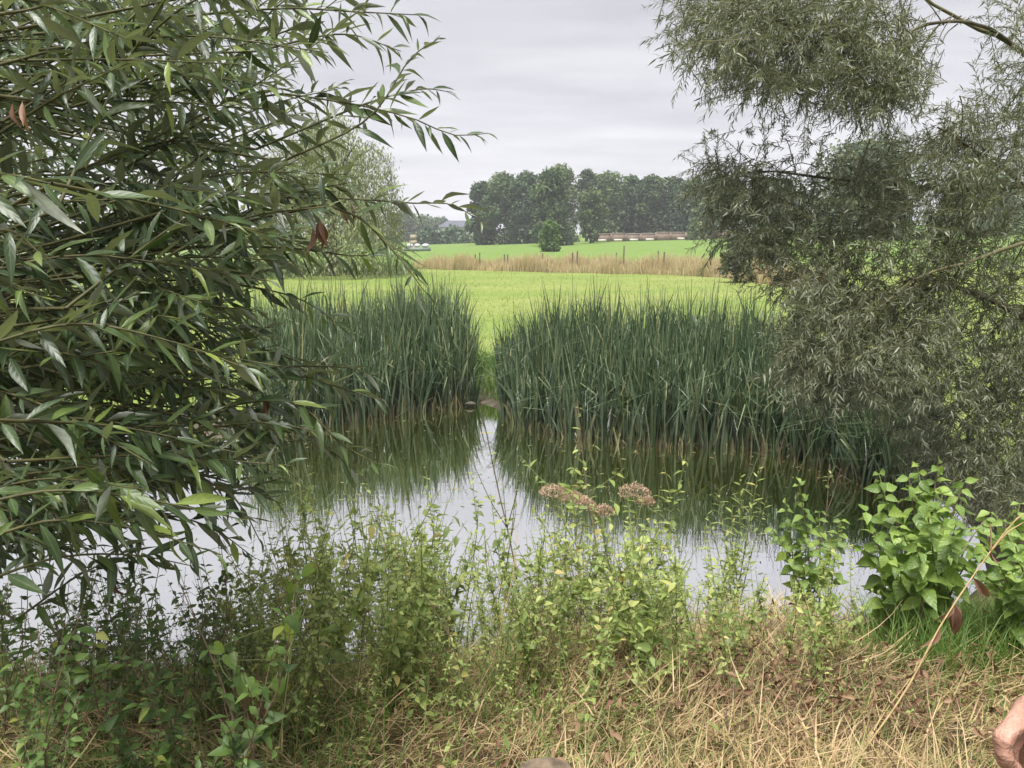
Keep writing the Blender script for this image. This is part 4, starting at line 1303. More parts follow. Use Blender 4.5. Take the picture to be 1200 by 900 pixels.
# ------------------------------------------------------------------ weeds of the bank
def weed_parts(r, H, leaf_l, nbr, leafy=1.0, lean=.12, wide=.45, gap=.045):
    """stem mesh data and leaf mesh data of one upright weed rooted at the origin"""
    st, lf = MB(), MB()
    a = r.uniform(0, 6.28)
    top = np.array([math.cos(a) * lean * H, math.sin(a) * lean * H, H])
    c = spline([np.array([0, 0, -.05]), top * [.25, .25, .3] + r.normal(0, .03, 3), top * [.6, .6, .65] + r.normal(0, .04, 3), top], 9)
    tube(st, c, np.linspace(.0042, .0014, 9) * (.6 + .5 * H), 5)
    P, D, Nn, Ls = [], [], [], []
    ph0 = r.uniform(0, 6)

    def leaves_on(cv, s0, size):
        L = np.linalg.norm(np.diff(cv, axis=0), axis=1).sum()
        k = max(2, int(L * (1 - s0) / gap))
        for i in range(k):
            s = s0 + (1 - s0) * (i + r.uniform(0, .5)) / k
            if r.uniform() > leafy * (.55 + .6 * abs(math.sin(s * 9 + ph0))): continue
            q = s * (len(cv) - 1); i0 = min(int(q), len(cv) - 2); p = cv[i0] + (cv[i0 + 1] - cv[i0]) * (q - i0)
            t = unit(cv[i0 + 1] - cv[i0])
            az = (i % 2) * 1.57 + r.uniform(-.4, .4)
            sd = np.array([math.cos(az), math.sin(az), 0])
            for sg in (-1, 1):
                P.append(p); D.append(unit(sd * sg + t * r.uniform(.1, .9) + np.array([0, 0, r.uniform(-.8, .35)]) + r.normal(0, .25, 3)))
                Nn.append(np.array([0, -.25, 1.]) + t * .3 + r.normal(0, .5, 3)); Ls.append(size * r.uniform(.35, 1.3) * (1.05 - .5 * s))
    leaves_on(c, .18, leaf_l)
    for j in range(nbr):
        s = r.uniform(.25, .85); p = c[int(s * 8)]
        az = r.uniform(0, 6.28); L = H * r.uniform(.12, .42); up = r.uniform(.35, .95)
        e = p + np.array([math.cos(az) * L * (1.1 - up), math.sin(az) * L * (1.1 - up), L * up])
        cv = spline([p, (p + e) / 2 + [0, 0, -.02], e], 6)
        tube(st, cv, np.linspace(.0022, .001, 6), 4)
        leaves_on(cv, .1, leaf_l * .75)
    P, D, Nn, Ls = map(np.array, (P, D, Nn, Ls))
    t = leaf_tmpl([(0, .08), (.12, .5), (.35, 1.0), (.65, .7), (1, 0)], wide, .3, .25)
    scatter(lf, t, P, frames(D, Nn), Ls, r.uniform(0, .97, len(P)))
    return st, lf


def make_protos(n, seed, Hr, leaf, nbr, leafy, lm, sm, lean=.14, wide=.45, gap=.045):
    r = np.random.default_rng(seed)
    out = []
    for i in range(n):
        st, lf = weed_parts(r, r.uniform(*Hr), r.uniform(*leaf), int(r.integers(*nbr)), leafy, lean, wide, gap)
        out.append((st.mesh('stem', M[sm]), lf.mesh('leaves', M[lm])))
    return out


def place(name, proto, x, y, s, yaw, label, cat, group, z=None):
    root = thing(name, label, cat, (x, y, gz(x, y) if z is None else z), group)
    root.rotation_euler = (0, 0, yaw); root.scale = (s, s, s)
    link('stem', proto[0], root)
    link('leaves', proto[1], root)['kind'] = 'stuff'
    return root


PR = {'bushy': make_protos(9, 76, (.95, 1.05), (.07, .11), (9, 16), .95, 'weed', 'green_stem', .38, .5, .05),
      'tangle': make_protos(6, 77, (.95, 1.05), (.05, .08), (8, 14), .45, 'weed', 'brown_stem', .5, .5, .05),
      'pale': make_protos(9, 71, (.95, 1.05), (.055, .085), (4, 9), .92, 'weed', 'green_stem', .16, .50, .042),
      'brown': make_protos(6, 72, (.95, 1.05), (.05, .07), (3, 7), .6, 'weed', 'brown_stem', .2, .45, .05),
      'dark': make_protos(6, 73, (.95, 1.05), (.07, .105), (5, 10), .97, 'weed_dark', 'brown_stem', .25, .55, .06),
      'low': make_protos(6, 74, (.95, 1.05), (.16, .26), (0, 2), 1.0, 'weed', 'green_stem', .2, .55, .16),
      'bare': make_protos(4, 75, (.95, 1.05), (.02, .03), (4, 9), .12, 'weed_dark', 'brown_stem', .25, .4, .05)}


def weeds():
    r = np.random.default_rng(81)

    def at(px, top, y, kind, name, label, cat, group):
        """a weed whose tip shows at this pixel, rooted at ground distance y"""
        p = WY(px, top, y); z = gz(p[0], y)
        h = max(.15, p[2] - z)
        if group: label += ', ' + zone(px) + row(y)
        place(name, PR[kind][int(r.integers(0, len(PR[kind])))], p[0], y, h, r.uniform(0, 6.28), label, cat, group)

    def row(y):
        return ', nearest the camera' if y < 2.6 else (', halfway down' if y < 3.6 else ', at the waterline')

    def zone(px):
        return ['far left corner', 'under the willow twigs', 'by the heart-shaped leaves', 'before the left reflection', 'before the bright water', 'under the pinkish flower heads',
                'right of the flower heads', 'beside the broad-leaved shrub'][int(np.searchsorted([120, 270, 400, 540, 630, 770, 900], px))]

    singles = [(710, 490, 4.5, 'brown', 'tall brown-stemmed weed rising above the pinkish flower heads'), (614, 482, 4.6, 'brown', 'tall thin weed before the left end of the middle cattails'),
               (772, 528, 4.6, 'pale', 'slender weed right of the rightmost flower head'), (660, 512, 4.6, 'pale', 'leafy weed standing behind the left flower heads'),
               (430, 548, 4.4, 'pale', 'tall pale weed in front of the left cattail reflection'), (375, 568, 4.3, 'pale', 'pale weed next to the lowest willow twig over the water'),
               (530, 590, 4.5, 'pale', 'leafy weed against the white water left of the middle'), (582, 570, 4.5, 'brown', 'thin weed in front of the brightest water'),
               (945, 560, 4.4, 'brown', 'thin browning stem left of the broad-leaved shrub')]
    for px, top, y, k, lb in singles:
        at(px, top, y, k, 'bank_weed', lb, 'weed', None)
    g1 = 'pale leafy weeds along the water edge'
    for i in range(60):
        px = r.uniform(290, 800)
        top = np.interp(px, [290, 380, 450, 520, 580, 640, 720, 800], [640, 585, 590, 610, 625, 590, 585, 640]) + abs(r.normal(0, 45)) - 12
        at(px, top, r.uniform(3.5, 4.8), 'pale', 'bank_weed', 'upright pale-leaved weed on the near shore', 'weed', g1)
    g7 = 'bushy pale weeds tangled on the bank'
    for i in range(120):
        px = r.uniform(270, 1020)
        top = np.interp(px, [270, 330, 380, 450, 520, 580, 640, 720, 800, 890, 1020], [665, 612, 570, 575, 600, 615, 565, 575, 620, 640, 640]) + abs(r.normal(0, 50))
        at(px, top, r.uniform(2.5, 4.3), 'bushy', 'bushy_weed', 'bushy yellow-green weed tangled on the bank', 'weed', g7)
    g8 = 'tangled brown weeds on the bank'
    for i in range(70):
        px = r.uniform(200, 1000)
        top = np.interp(px, [200, 380, 560, 720, 850, 1000], [690, 620, 650, 610, 690, 700]) + abs(r.normal(0, 60))
        at(px, top, r.uniform(2.3, 4.3), 'tangle', 'tangled_weed', 'leaning brown-stemmed weed tangled on the bank', 'weed', g8)
    g2 = 'brown-stemmed weeds along the water edge'
    for i in range(30):
        px = r.uniform(260, 860)
        at(px, np.interp(px, [260, 400, 560, 720, 860], [660, 610, 640, 600, 660]) + abs(r.normal(0, 50)), r.uniform(3.5, 4.8), 'brown', 'bank_weed', 'sparse brown-stemmed weed on the near shore', 'weed', g2)
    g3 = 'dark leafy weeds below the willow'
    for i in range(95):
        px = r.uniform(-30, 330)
        at(px, np.interp(px, [0, 150, 250, 330], [650, 640, 650, 680]) + abs(r.normal(0, 75)), r.uniform(2.2, 4.3), 'dark', 'dark_weed', 'dark green leafy weed below the willow', 'weed', g3)
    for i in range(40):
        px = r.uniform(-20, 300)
        at(px, r.uniform(690, 840), r.uniform(1.5, 2.6), 'dark', 'dark_weed', 'dark green leafy weed below the willow', 'weed', g3)
    g4 = 'bare brown stems in the bank growth'
    for i in range(46):
        px = r.uniform(60, 840)
        at(px, r.uniform(640, 740), r.uniform(3.0, 4.5), 'bare', 'bare_weed', 'almost leafless brown weed stem on the bank', 'weed', g4)
    g5 = 'small green plants in the dry grass'
    for i in range(190):
        y = 1.35 + 3.0 * r.uniform() ** 1.0
        u = r.uniform(-.72, .62)
        if u > .1 and r.uniform() < .62: u = r.uniform(-.72, .1)
        x = u * (y + .4)
        place('green_seedling', PR['low'][int(r.integers(0, 6))], x, y, r.uniform(.10, .26), r.uniform(0, 6.28), 'small broad-leaved plant in the straw, ' + zone(project(np.array([x, y, gz(x, y)]))[0]) + row(y), 'plant', g5)
    g6 = 'low leafy weeds covering the bank'
    for i in range(150):
        px = r.uniform(230, 880); y = r.uniform(2.2, 4.2)
        x = (px - 600) / FPX * y
        place('low_weed', PR['pale'][int(r.integers(0, 9))], x, y, r.uniform(.22, .58), r.uniform(0, 6.28), 'knee-low leafy weed, ' + zone(px) + row(y), 'weed', g6)


weeds()


# ------------------------------------------------------------------ spent flower heads
def flower_plant(label, heads, y0):
    r = np.random.default_rng(int(heads[0][0]))
    base_px = np.mean([h[0] for h in heads])
    p = WY(base_px, 700, y0); b = np.array([p[0], y0, gz(p[0], y0)])
    root = thing('flower_plant', label, 'flowering plant', b)
    fork = np.array([0, 0, 0.]) + (WY(base_px, np.mean([h[1] for h in heads]) + 55, y0) - b)
    mb = MB(); tube(mb, spline([(0, 0, -.05), fork * .5 + [.02, 0, 0], fork], 8), np.linspace(.006, .0045, 8), 6); mb.build('stem', M['green_stem'], root)
    for hx, hy, w in heads:
        c = WY(hx, hy, y0 + r.uniform(-.08, .08)) - b
        rad = w / 2 / FPX * y0
        mb = MB(); tube(mb, spline([fork, (fork + c) / 2 + [0, 0, -.03], c - [0, 0, .02]], 6), np.linspace(.004, .0025, 6), 5); br = mb.build('branch', M['green_stem'], root)
        mb = MB()
        n = 520
        a = r.uniform(0, 6.28, n); q = np.sqrt(r.uniform(0, 1, n))
        lump = .7 + .3 * np.sin(a * 4 + q * 5)
        P = np.stack([q * rad * np.cos(a), q * rad * np.sin(a), rad * .62 * (1 - q ** 2) * lump + r.uniform(-.012, .006, n)], -1) + c
        dd = unit(np.stack([q * np.cos(a) * .7, q * np.sin(a) * .7, np.full(n, .8)], -1) + .5 * r.normal(size=(n, 3)))
        scatter(mb, leaf_tmpl(SMALL, .5, .6, .2), P, frames(dd, r.normal(size=(n, 3))), r.uniform(.008, .016, n), r.uniform(0, .98, n))
        for k in range(10):
            e = P[r.integers(0, n)]
            tube(mb, np.stack([c - [0, 0, .02], e]), [.0016, .001], 3)
        mb.build('flower_head', M['umbel'], root)
    # lance leaves in pairs
    t = leaf_tmpl(OVATE, .36, .3, .3)
    lmesh = MB().add(t[0], t[1], 0.0, leaf_loc(len(t[0]))).mesh('leaf', M['weed'])
    for i in range(12):
        s = .3 + .7 * i / 12
        az = i * 1.57 + r.uniform(-.3, .3)
        o = link('leaf', lmesh, root)
        R = frames(np.array([[math.cos(az), math.sin(az), -.15]]), np.array([[0, 0, 1.]]))[0] * r.uniform(.05, .085)
        A = np.eye(4); A[:3, :3] = R; A[:3, 3] = fork * s
        o.matrix_local = Matrix(A.tolist())


flower_plant('plant with a wide cluster of pinkish brown flower heads over the pond', [(648, 578, 34), (672, 586, 34), (706, 600, 30), (686, 592, 26)], 4.35)
flower_plant('plant with one domed tan flower head, rightmost over the pond', [(744, 578, 40), (757, 588, 22)], 4.4)


# ------------------------------------------------------------------ broad-leaved shrubs on the right
def broad_shrub(label, tips, root_px, y0, leaf_r, nmax, seed, every=.055):
    r = np.random.default_rng(seed)
    p = WY(root_px, 700, y0); b = np.array([p[0], y0, gz(p[0], y0)])
    root = thing('dogwood_shrub', label, 'shrub', b)
    P, D, Nn, Ls = [], [], [], []
    for (tx, ty, dy) in tips:
        e = WY(tx, ty, y0 + dy) - b
        s0 = np.array([e[0] * .25 + r.normal(0, .05), e[1] * .25 + r.normal(0, .05), -.04])
        c = spline([s0, (s0 + e) * .5 + [-.05 * e[0], 0, .12], e], 10)
        mb = MB(); tube(mb, c, np.linspace(.006, .002, 10), 5); mb.build('stem', M['green_stem'] if r.uniform() < .6 else M['brown_stem'], root)
        L = np.linalg.norm(np.diff(c, axis=0), axis=1).sum()
        k = int(L * .72 / every)
        for i in range(k + 1):
            s = .28 + .72 * i / max(1, k); q = s * 9; i0 = min(int(q), 8); pt = c[i0] + (c[i0 + 1] - c[i0]) * (q - i0)
            t = unit(c[i0 + 1] - c[i0]); az = (i % 2) * 1.57 + r.uniform(-.4, .4)
            sd = np.array([math.cos(az), math.sin(az), 0])
            for sg in (-1, 1):
                P.append(pt); D.append(unit(sd * sg + t * .35 + np.array([0, -.2, r.uniform(-1.0, .2)]) + r.normal(0, .28, 3))); Nn.append(np.array([0, -.45, 1.]) + r.normal(0, .45, 3))
                Ls.append(r.uniform(*leaf_r) * (1.0 - .45 * max(0, s - .6) / .4))
    P, D, Nn, Ls = map(np.array, (P, D, Nn, Ls)); R = frames(D, Nn)
    tm = [leaf_tmpl(OVATE, w, .35, cu, tw, wv) for w, cu, tw, wv in [(.58, .30, .2, .12), (.52, .45, -.4, .2), (.62, .18, .4, .10)]]
    lm = [MB().add(t[0], t[1], 0.0, leaf_loc(len(t[0]))).mesh('leaf', M['dogwood']) for t in tm]
    px, py, d = project(P + b)
    order = np.argsort(d)
    rest = MB()
    for rank, i in enumerate(order):
        k = int(r.integers(0, 3))
        if rank < nmax:
            o = link('leaf', lm[k], root)
            A = np.eye(4); A[:3, :3] = R[i] * Ls[i]; A[:3, 3] = P[i]
            o.matrix_local = Matrix(A.tolist())
        else:
            scatter(rest, tm[k], P[i:i + 1], R[i:i + 1], Ls[i:i + 1], r.uniform(0, .98, 1))
    if rest.n:
        rest.build('inner_leaves', M['dogwood'], root)['kind'] = 'stuff'


broad_shrub('large bright green broad-leaved shrub at the right edge of the bank', [(1100, 538, .2), (1065, 560, .1), (1030, 555, .2), (1130, 565, 0), (1085, 590, -.2), (1050, 610, -.1), (1120, 615, -.3), (1015, 600, 0), (1160, 600, .2), (1150, 640, -.25),
            (1075, 640, -.3), (1040, 650, -.2), (1105, 580, .1), (1075, 545, .25), (1010, 640, 0)], 1085, 3.35, (.085, .13), 300, 91, .05)
broad_shrub('leafy broad-leaved shrub cut by the right picture edge', [(1195, 590, .1), (1175, 610, 0), (1215, 620, -.1), (1190, 640, -.2), (1170, 660, -.2), (1230, 590, .2), (1200, 670, -.3), (1150, 670, -.2)], 1200, 3.2, (.08, .12), 260, 92)
broad_shrub('small broad-leaved sprig left of the large green shrub', [(935, 560, 0), (920, 590, .05), (960, 600, .1), (905, 620, 0), (945, 630, -.1), (985, 610, 0), (975, 650, -.1)], 950, 3.9, (.065, .095), 120, 93)


# young willow shoot over the water right of the flowers
def young_willow():
    r = np.random.default_rng(95)
    y0 = 4.45
    p = WY(862, 700, y0); b = np.array([p[0], y0, gz(p[0], y0)])
    root = thing('young_willow', 'young willow shoots with narrow pale leaves over the water', 'willow', b)
    t = leaf_tmpl(LANCE, .2, .3, .2)
    lm = MB().add(t[0], t[1], 0.0, leaf_loc(len(t[0]))).mesh('leaf', M['weed'])
    for tx, ty in [(890, 545), (868, 555), (842, 572), (858, 590), (880, 590), (828, 600), (900, 580), (850, 620)]:
        e = WY(tx, ty, y0 + r.uniform(-.15, .15)) - b
        s0 = np.array([r.normal(0, .05), r.normal(0, .05), -.04])
        c = spline([s0, e * [.4, .4, .55], e], 9)
        mb = MB(); tube(mb, c, np.linspace(.005, .0015, 9), 5); mb.build('stem', M['green_stem'], root)
        for i in range(30):
            s = .3 + .7 * i / 30; q = s * 8; i0 = min(int(q), 7); pt = c[i0] + (c[i0 + 1] - c[i0]) * (q - i0)
            az = i * 2.4; d_ = np.array([[math.cos(az), math.sin(az), r.uniform(.0, .9)]])
            o = link('leaf', lm, root)
            A = np.eye(4); A[:3, :3] = frames(d_, np.array([[0, 0, 1.]]) + r.normal(0, .3, (1, 3)))[0] * r.uniform(.06, .11) * (1 - .3 * s); A[:3, 3] = pt
            o.matrix_local = Matrix(A.tolist())


young_willow()


# ------------------------------------------------------------------ bindweed, dead branch, straw stalks
def bindweed():
    r = np.random.default_rng(97)
    V = []
    n = 14
    out = []
    for i in range(n):
        a = i / n * 2 * np.pi
        x = .46 * math.sin(a) * (1.0 + .1 * math.cos(a)); y = .40 + .60 * (-math.cos(a)) * .9
        out.append((x, y))
    # heart outline: notch at the stalk, tip away
    pts = [(0, .10), (.16, -.06), (.36, .0), (.47, .18), (.45, .42), (.32, .68), (.14, .90), (0, 1.0), (-.14, .90), (-.32, .68), (-.45, .42), (-.47, .18), (-.36, .0), (-.16, -.06)]
    V = [(0, .42, -.05)] + [(x, y, .34 * abs(x) - .22 * y * y + .04 * math.sin(9 * y + 5 * x)) for x, y in pts]
    F = [(0, i + 1, (i + 1) % len(pts) + 1) for i in range(len(pts))]
    lm = MB().add(np.array(V), np.array(F)[:, ::-1] if False else np.array(F)).mesh('leaf', M['dogwood'])
    spots = [(340, 740, .105, 2.9), (322, 770, .07, 2.9), (268, 775, .095, 2.75), (292, 800, .09, 2.75), (328, 802, .085, 2.75), (345, 690, .08, 3.0), (368, 672, .085, 3.0), (590, 672, .09, 4.0), (305, 812, .07, 2.7), (250, 762, .07, 2.75), (352, 720, .06, 2.9)]
    spots = [(a_, b_, c_ * .55, d_ * .74) for a_, b_, c_, d_ in spots]
    p = W(300, 830, 2.1); b = np.array([p[0], p[1], gz(p[0], p[1])])
    root = thing('bindweed', 'climbing vine with large heart-shaped leaves left of the middle', 'vine', b)
    path = [np.zeros(3) + [0, 0, -.03]]
    for px, py, s, d in spots[:7] + spots[8:]:
        q = W(px, py, d) - b
        path.append(q + [0, .03, -.02])
    mb = MB(); tube(mb, spline(path, 60), np.full(60, .0018), 4); mb.build('vine_stem', M['green_stem'], root)
    for px, py, s, d in spots[:7] + spots[8:]:
        q = W(px, py, d) - b
        o = link('leaf', lm, root)
        A = np.eye(4)
        A[:3, :3] = frames(np.array([[r.normal(0, .7), -.35 + r.normal(0, .3), -.75]]), np.array([[r.normal(0, .6), -.8, 1.0]]))[0] * s * r.uniform(.8, 1.1)
        A[:3, 3] = q + np.array([0, 0, s * .4])
        o.matrix_local = Matrix(A.tolist())


bindweed()


def dead_branch():
    r = np.random.default_rng(99)
    a = W(992, 852, 2.25); e = W(1182, 618, 2.55)
    a[2] = min(a[2], gz(a[0], a[1]) + .10)
    root = thing('dead_branch', 'leaning dry yellow branch with hanging brown leaves, lower right', 'branch', a)
    c = spline([np.array([-.10, -.12, -.12]), np.array([0, 0, 0.]), (e - a) * .33 + [.012, 0, .005], (e - a) * .6 + [-.004, 0, .022], e - a, (W(1215, 595, 2.6) - a)], 20)
    mb = MB(); tube(mb, c, np.linspace(.0036, .0018, 20) * (1 + .18 * (np.arange(20) % 4 == 0)), 7); mb.build('stem', M['yellow_stem'], root)
    for px, py in [(1160, 612), (1200, 612)]:
        q = W(px, py, 2.5) - a
        mb = MB(); tube(mb, spline([c[14], (c[14] + q) / 2 + [0, 0, .015], q], 6), np.linspace(.004, .0015, 6), 5); mb.build('twig', M['yellow_stem'], root)
    for px, py, L, dx in [(1112, 690, .12, .1), (1090, 697, .085, -.7), (1093, 715, .09, -.4), (1128, 678, .11, .8), (1104, 700, .10, -.1), (1150, 656, .06, .3), (1118, 700, .08, .3), (1070, 770, .06, .2), (1035, 755, .07, -.6)]:
        s = np.argmin([np.hypot(*(np.array(project(c[i] + a)[:2]) - [px, py])) for i in range(20)])
        t = leaf_tmpl(LANCE, .26, 1.0, .4, r.uniform(-.9, .9), .3)
        mb = MB(); scatter(mb, t, c[s][None], frames(np.array([[dx, -.2, -1.0]]), r.normal(size=(1, 3)) + [[0, -1.2, .2]]), np.array([L]), np.array([r.uniform()])); mb.build('leaf', M['willow_dead'], root)


dead_branch()


def straw_stalks():
    r = np.random.default_rng(101)
    S = [((10, 895), (100, 838), (190, 803), 2.0, 'long bent yellow straw stalk, lowest at the left corner'), ((110, 872), (240, 850), (330, 873), 2.0, 'flat-lying pale straw stalk below the bindweed'), ((60, 800), (150, 735), (180, 752), 2.4, 'thin straw stalk leaning below the willow'),
         ((150, 830), (210, 780), (300, 790), 2.3, 'short straw stalk in the shade below the willow'), ((760, 800), (835, 755), (895, 705), 2.5, 'long pale straw stalk leaning right in the dry mat'), ((960, 880), (1040, 830), (1100, 740), 2.2, 'straw stalk below the leaning yellow branch'),
         ((640, 790), (655, 700), (700, 640), 3.2, 'dark thin straw stalk among the middle weeds'), ((545, 820), (590, 720), (606, 620), 3.2, 'straight straw stalk left of the flower heads'), ((870, 890), (950, 850), (985, 790), 2.0, 'straw stalk at the bottom right of the middle')]
    for A, B, C, d, lb in S:
        zg = -.1
        for _ in range(6):
            a = G(*A, zg); zg = .5 * zg + .5 * (gz(a[0], a[1]) + .02)
        foot = a + [0, 0, -.03]
        dp = project(a)[2]
        b_, c_ = W(*B, dp + .10), W(*C, dp + .28)
        for q_ in (b_, c_): q_[2] = max(q_[2], gz(q_[0], q_[1]) + .05)
        root = thing('straw_stalk', lb, 'straw', foot, 'loose straw stalks')
        cv = spline([foot, (foot + b_) / 2 + r.normal(0, .02, 3), b_, (b_ + c_) / 2 + r.normal(0, .015, 3), c_], 18) - foot
        mb = MB(); tube(mb, cv, np.linspace(.0030, .0012, 18), 5); mb.build('stalk', M['straw_stem'], root)
        for q in range(4):
            mb = MB(); n = 1
            blades(mb, cv[r.integers(5, 14, n)], r.uniform(0, 6.28, n), r.uniform(.4, 1.3, n), r.uniform(.2, 1.2, n), r.uniform(.06, .16, n), np.full(n, .004), S=4, twist=r.uniform(-1, 1, n), rnd=r.uniform(.3, .8, n))
            mb.build('withered_blade', M['hay'], root)
    # upright bundle of straw left of the bindweed foot
    p = W(303, 850, 2.6); b = np.array([p[0], p[1], gz(p[0], p[1])])
    root = thing('straw_tuft', 'upright tuft of orange straw stalks below the heart-shaped leaves', 'straw', b)
    for i in range(22):
        mb = MB()
        e = np.array([r.normal(.03, .07), r.normal(0, .05), r.uniform(.25, .42)])
        tube(mb, spline([(r.normal(0, .02), r.normal(0, .02), -.02), e * [.4, .4, .5], e], 6), np.linspace(.003, .0012, 6), 4)
        mb.build('stalk', M['straw_stem'], root)


straw_stalks()


# ------------------------------------------------------------------ the stump at the bottom edge
def stump():
    p = WY(642, 893, 1.30)
    z = gz(p[0], 1.36)
    h = min(max(p[2] - z - .075, .3), .7)
    root = thing('wooden_post', 'weathered round wooden post at the bottom edge of the picture', 'post', (p[0], 1.36, z))
    r = np.random.default_rng(103)
    k = 18
    a = np.arange(k) * 2 * np.pi / k
    rr = .062 * (1 + .04 * np.sin(a * 3) + .02 * r.normal(size=k))
    rings = [(-.15, 1.0), (h * .5, .99), (h - .012, 1.0), (h - .004, .97), (h, .9)]
    V = np.concatenate([np.stack([rr * s * np.cos(a), rr * s * np.sin(a), np.full(k, zz)], -1) for zz, s in rings])
    F = [(i * k + j, i * k + (j + 1) % k, (i + 1) * k + (j + 1) % k, (i + 1) * k + j) for i in range(len(rings) - 1) for j in range(k)]
    mb = MB().add(V, F)
    mb.build('shaft', solid_mat('post_side', (.07, .055, .04), (.16, .12, .085), 9, .9, .6, (1, 1, .15)), root)
    V = np.concatenate([np.stack([rr * .9 * np.cos(a), rr * .9 * np.sin(a), np.full(k, h)], -1), [[0, 0, h - .004]]])
    MB().add(V, [(j, (j + 1) % k, k) for j in range(k)]).build('end_grain', solid_mat('post_end', (.08, .06, .042), (.20, .15, .10), 40, .9, .5), root)


stump()


# ------------------------------------------------------------------ the person whose hand reaches in at the right
def skin_mesh(name, verts, edges, radii, mat, parent, root_i=0, sub=2):
    me = bpy.data.meshes.new(name)
    me.from_pydata([tuple(map(float, v)) for v in verts], edges, [])
    me.update()
    o = link(name, me)
    md = o.modifiers.new('skin', 'SKIN'); md.use_smooth_shade = True
    lay = me.skin_vertices[0].data if len(me.skin_vertices) else None
    if lay is None:
        bpy.context.view_layer.objects.active = o
        bpy.ops.object.select_all(action='DESELECT'); o.select_set(True)
        bpy.ops.mesh.customdata_skin_add()
        lay = me.skin_vertices[0].data
    for i, rd in enumerate(radii):
        rd = rd if isinstance(rd, tuple) else (rd, rd)
        lay[i].radius = rd; lay[i].use_root = (i == root_i)
    sb = o.modifiers.new('sub', 'SUBSURF'); sb.levels = sub; sb.render_levels = sub
    me.materials.append(mat)
    if parent is not None:
        o.parent = parent
        o.matrix_parent_inverse = Matrix.Identity(4)
    return o


def skin_material():
    m = solid_mat('skin', (.34, .185, .135), (.48, .275, .205), 70, .5, .45)
    b = [n for n in m.node_tree.nodes if n.type == 'BSDF_PRINCIPLED'][0]
    b.inputs['Subsurface Weight'].default_value = .12
    b.inputs['Subsurface Radius'].default_value = (.02, .008, .004)
    b.inputs['Subsurface Scale'].default_value = .3
    return m


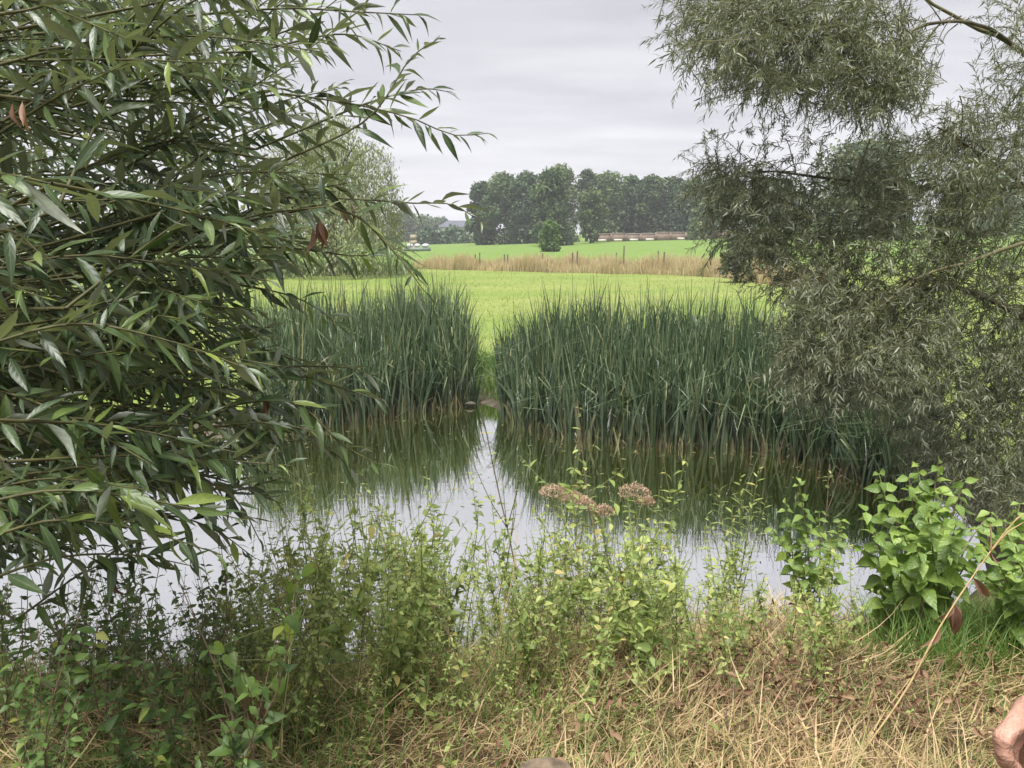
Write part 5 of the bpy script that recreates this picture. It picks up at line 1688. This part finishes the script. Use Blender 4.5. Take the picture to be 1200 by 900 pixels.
def person():
    foot = np.array([1.22, .38, 0.0])
    root = thing('person', 'person at the right edge, only a loosely closed hand in view', 'person', foot)
    V, E, Rr = [], [], []

    def v(p, r_, link_to=None):
        V.append(np.array(p, float) - foot); Rr.append(r_)
        if link_to is not None: E.append((link_to, len(V) - 1))
        return len(V) - 1
    f = foot
    pel = v(f + [0, 0, .95], (.15, .11))
    wa = v(f + [0, 0, 1.10], (.135, .10), pel); ch = v(f + [0, .01, 1.30], (.16, .11), wa)
    nk = v(f + [0, .02, 1.46], .06, ch); n2 = v(f + [0, .03, 1.52], .052, nk)
    h1 = v(f + [-.01, .045, 1.60], (.072, .085), n2); h2 = v(f + [-.01, .045, 1.70], (.075, .088), h1); v(f + [-.01, .04, 1.755], .04, h2)
    nose = None
    # legs
    for s in (-1, 1):
        hp = v(f + [0.02, s * .10, .88], .085, pel); kn = v(f + [0, s * .11, .50], .058, hp); an = v(f + [.03, s * .12, .09], .038, kn); v(f + [-.12, s * .14, .045], .034, an)
    # far arm hangs
    sh = v(f + [.0, -.19, 1.40], .055, ch); el = v(f + [.05, -.25, 1.12], .042, sh); wr = v(f + [.0, -.27, .87], .028, el); pm = v(f + [-.02, -.27, .79], .032, wr)
    for k in range(4):
        a_ = v(f + [-.045 + .022 * k, -.27, .735], .0095, pm); v(f + [-.04 + .02 * k, -.255, .69 + .004 * abs(k - 1)], .008, a_)
    t1 = v(f + [-.055, -.26, .775], .011, pm); v(f + [-.062, -.245, .735], .009, t1)
    # near arm comes forward into the picture
    H = lambda px, py, d: W(px, py, d)
    sh = v(f + [-.06, .17, 1.40], .055, ch); el = v([1.02, .60, 1.16], .043, sh)
    w1 = v(H(1325, 806, .80), .030, el); w2 = v(H(1290, 818, .775), .027, w1)
    pm = v(H(1252, 836, .755), (.030, .022), w2); pk = v(H(1222, 846, .745), (.030, .020), pm)
    # fingers: index nearest, curled down and back; the others behind it
    chain = [[(1199, 838, .722, .0120), (1174, 866, .705, .0100), (1177, 892, .708, .0088), (1192, 903, .722, .0085)],
             [(1203, 846, .748, .0132), (1181, 872, .738, .0105), (1184, 899, .742, .0092), (1202, 910, .752, .0085)],
             [(1210, 854, .770, .0125), (1192, 882, .768, .0100), (1198, 906, .770, .0088), (1213, 915, .775, .008)],
             [(1220, 862, .790, .0115), (1206, 890, .792, .0092), (1210, 910, .792, .0082), (1222, 920, .79, .0075)]]
    for c in chain:
        pr = pk
        for q_, (a_, b_, d, rd) in enumerate(c):
            if q_:
                o_ = c[q_ - 1]
                pr = v((H(o_[0], o_[1], o_[2]) + H(a_, b_, d)) / 2, .5 * (o_[3] + rd) * .80, pr)
            pr = v(H(a_, b_, d), rd, pr)
    t1 = v(H(1240, 872, .735), .014, pm); t2 = v(H(1222, 893, .722), .012, t1); v(H(1206, 908, .722), .0095, t2)
    skin = skin_material()
    body = skin_mesh('body', V, E, Rr, skin, root, 0)
    cloth1 = solid_mat('dark_jacket', (.03, .04, .06), (.05, .06, .085), 30, .9, .2)
    cloth2 = solid_mat('denim', (.05, .07, .11), (.08, .10, .15), 60, .9, .2)

    def garment(name, pts, edges, rad, mat, ri=0):
        return skin_mesh(name, [np.array(p) for p in pts], edges, rad, mat, root, ri)
    garment('jacket', [(0, 0, .88), (0, 0, 1.10), (0, .01, 1.30), (0, .02, 1.45), (-.06, .17, 1.40), np.array([1.02, .60, 1.16]) - foot, W(1400, 800, .84) - foot, (0, -.19, 1.40), (.05, -.25, 1.12), (.01, -.27, .93)],
            [(0, 1), (1, 2), (2, 3), (2, 4), (4, 5), (5, 6), (2, 7), (7, 8), (8, 9)], [(.18, .14), (.165, .13), (.185, .135), .07, .075, .062, .046, .075, .06, .045], cloth1)
    garment('trousers', [(0, 0, .96), (.02, -.10, .86), (0, -.11, .50), (.03, -.12, .10), (.02, .10, .86), (0, .11, .50), (.03, .12, .10)], [(0, 1), (1, 2), (2, 3), (0, 4), (4, 5), (5, 6)],
            [(.165, .125), .10, .075, .058, .10, .075, .058], cloth2)
    for s in (-1, 1):
        garment('shoe', [(.06, s * .12, .05), (-.04, s * .13, .05), (-.17, s * .15, .04)], [(0, 1), (1, 2)], [.045, .048, .038], solid_mat('shoe_leather', (.03, .025, .02), (.05, .04, .035), 20, .6, .1))
    garment('hair', [(.03, .04, 1.60), (.025, .04, 1.70), (-.01, .04, 1.765)], [(0, 1), (1, 2)], [(.075, .092), (.082, .096), .05], solid_mat('hair', (.06, .04, .025), (.10, .07, .045), 90, .7, .4, (1, 1, .1)))
    # face towards the pond
    for s in (-1, 1):
        garment('eye', [(-.072, .045 + s * .03, 1.645), (-.078, .045 + s * .03, 1.645)], [(0, 1)], [.008, .007], solid_mat('eye', (.6, .6, .6), (.1, .07, .05), 80, .3, 0))
        garment('ear', [(.0, .045 + s * .088, 1.62), (.005, .045 + s * .095, 1.65)], [(0, 1)], [.016, .018], skin)
    garment('nose', [(-.075, .045, 1.645), (-.092, .045, 1.605)], [(0, 1)], [.008, .014], skin)
    garment('mouth', [(-.078, .025, 1.57), (-.082, .045, 1.57), (-.078, .065, 1.57)], [(0, 1), (1, 2)], [.005, .008, .005], solid_mat('lips', (.35, .15, .13), (.4, .18, .15), 40, .5, 0))


person()

# ------------------------------------------------------------------ the air
HAZE = 0.0007
if HAZE > 0:
    m, t = new_mat('haze_air')
    out = N(t, 'ShaderNodeOutputMaterial')
    pv = N(t, 'ShaderNodeVolumePrincipled')
    pv.inputs['Color'].default_value = (.93, .95, 1, 1); pv.inputs['Density'].default_value = HAZE
    t.links.new(pv.outputs[0], out.inputs['Volume'])
    mb = MB(); box(mb, (0, 410, 11.5), (2100, 1400, 50.0))
    tag(mb.build('haze', m, None, False), 'thin pale haze over the whole meadow', 'haze', kind='stuff')
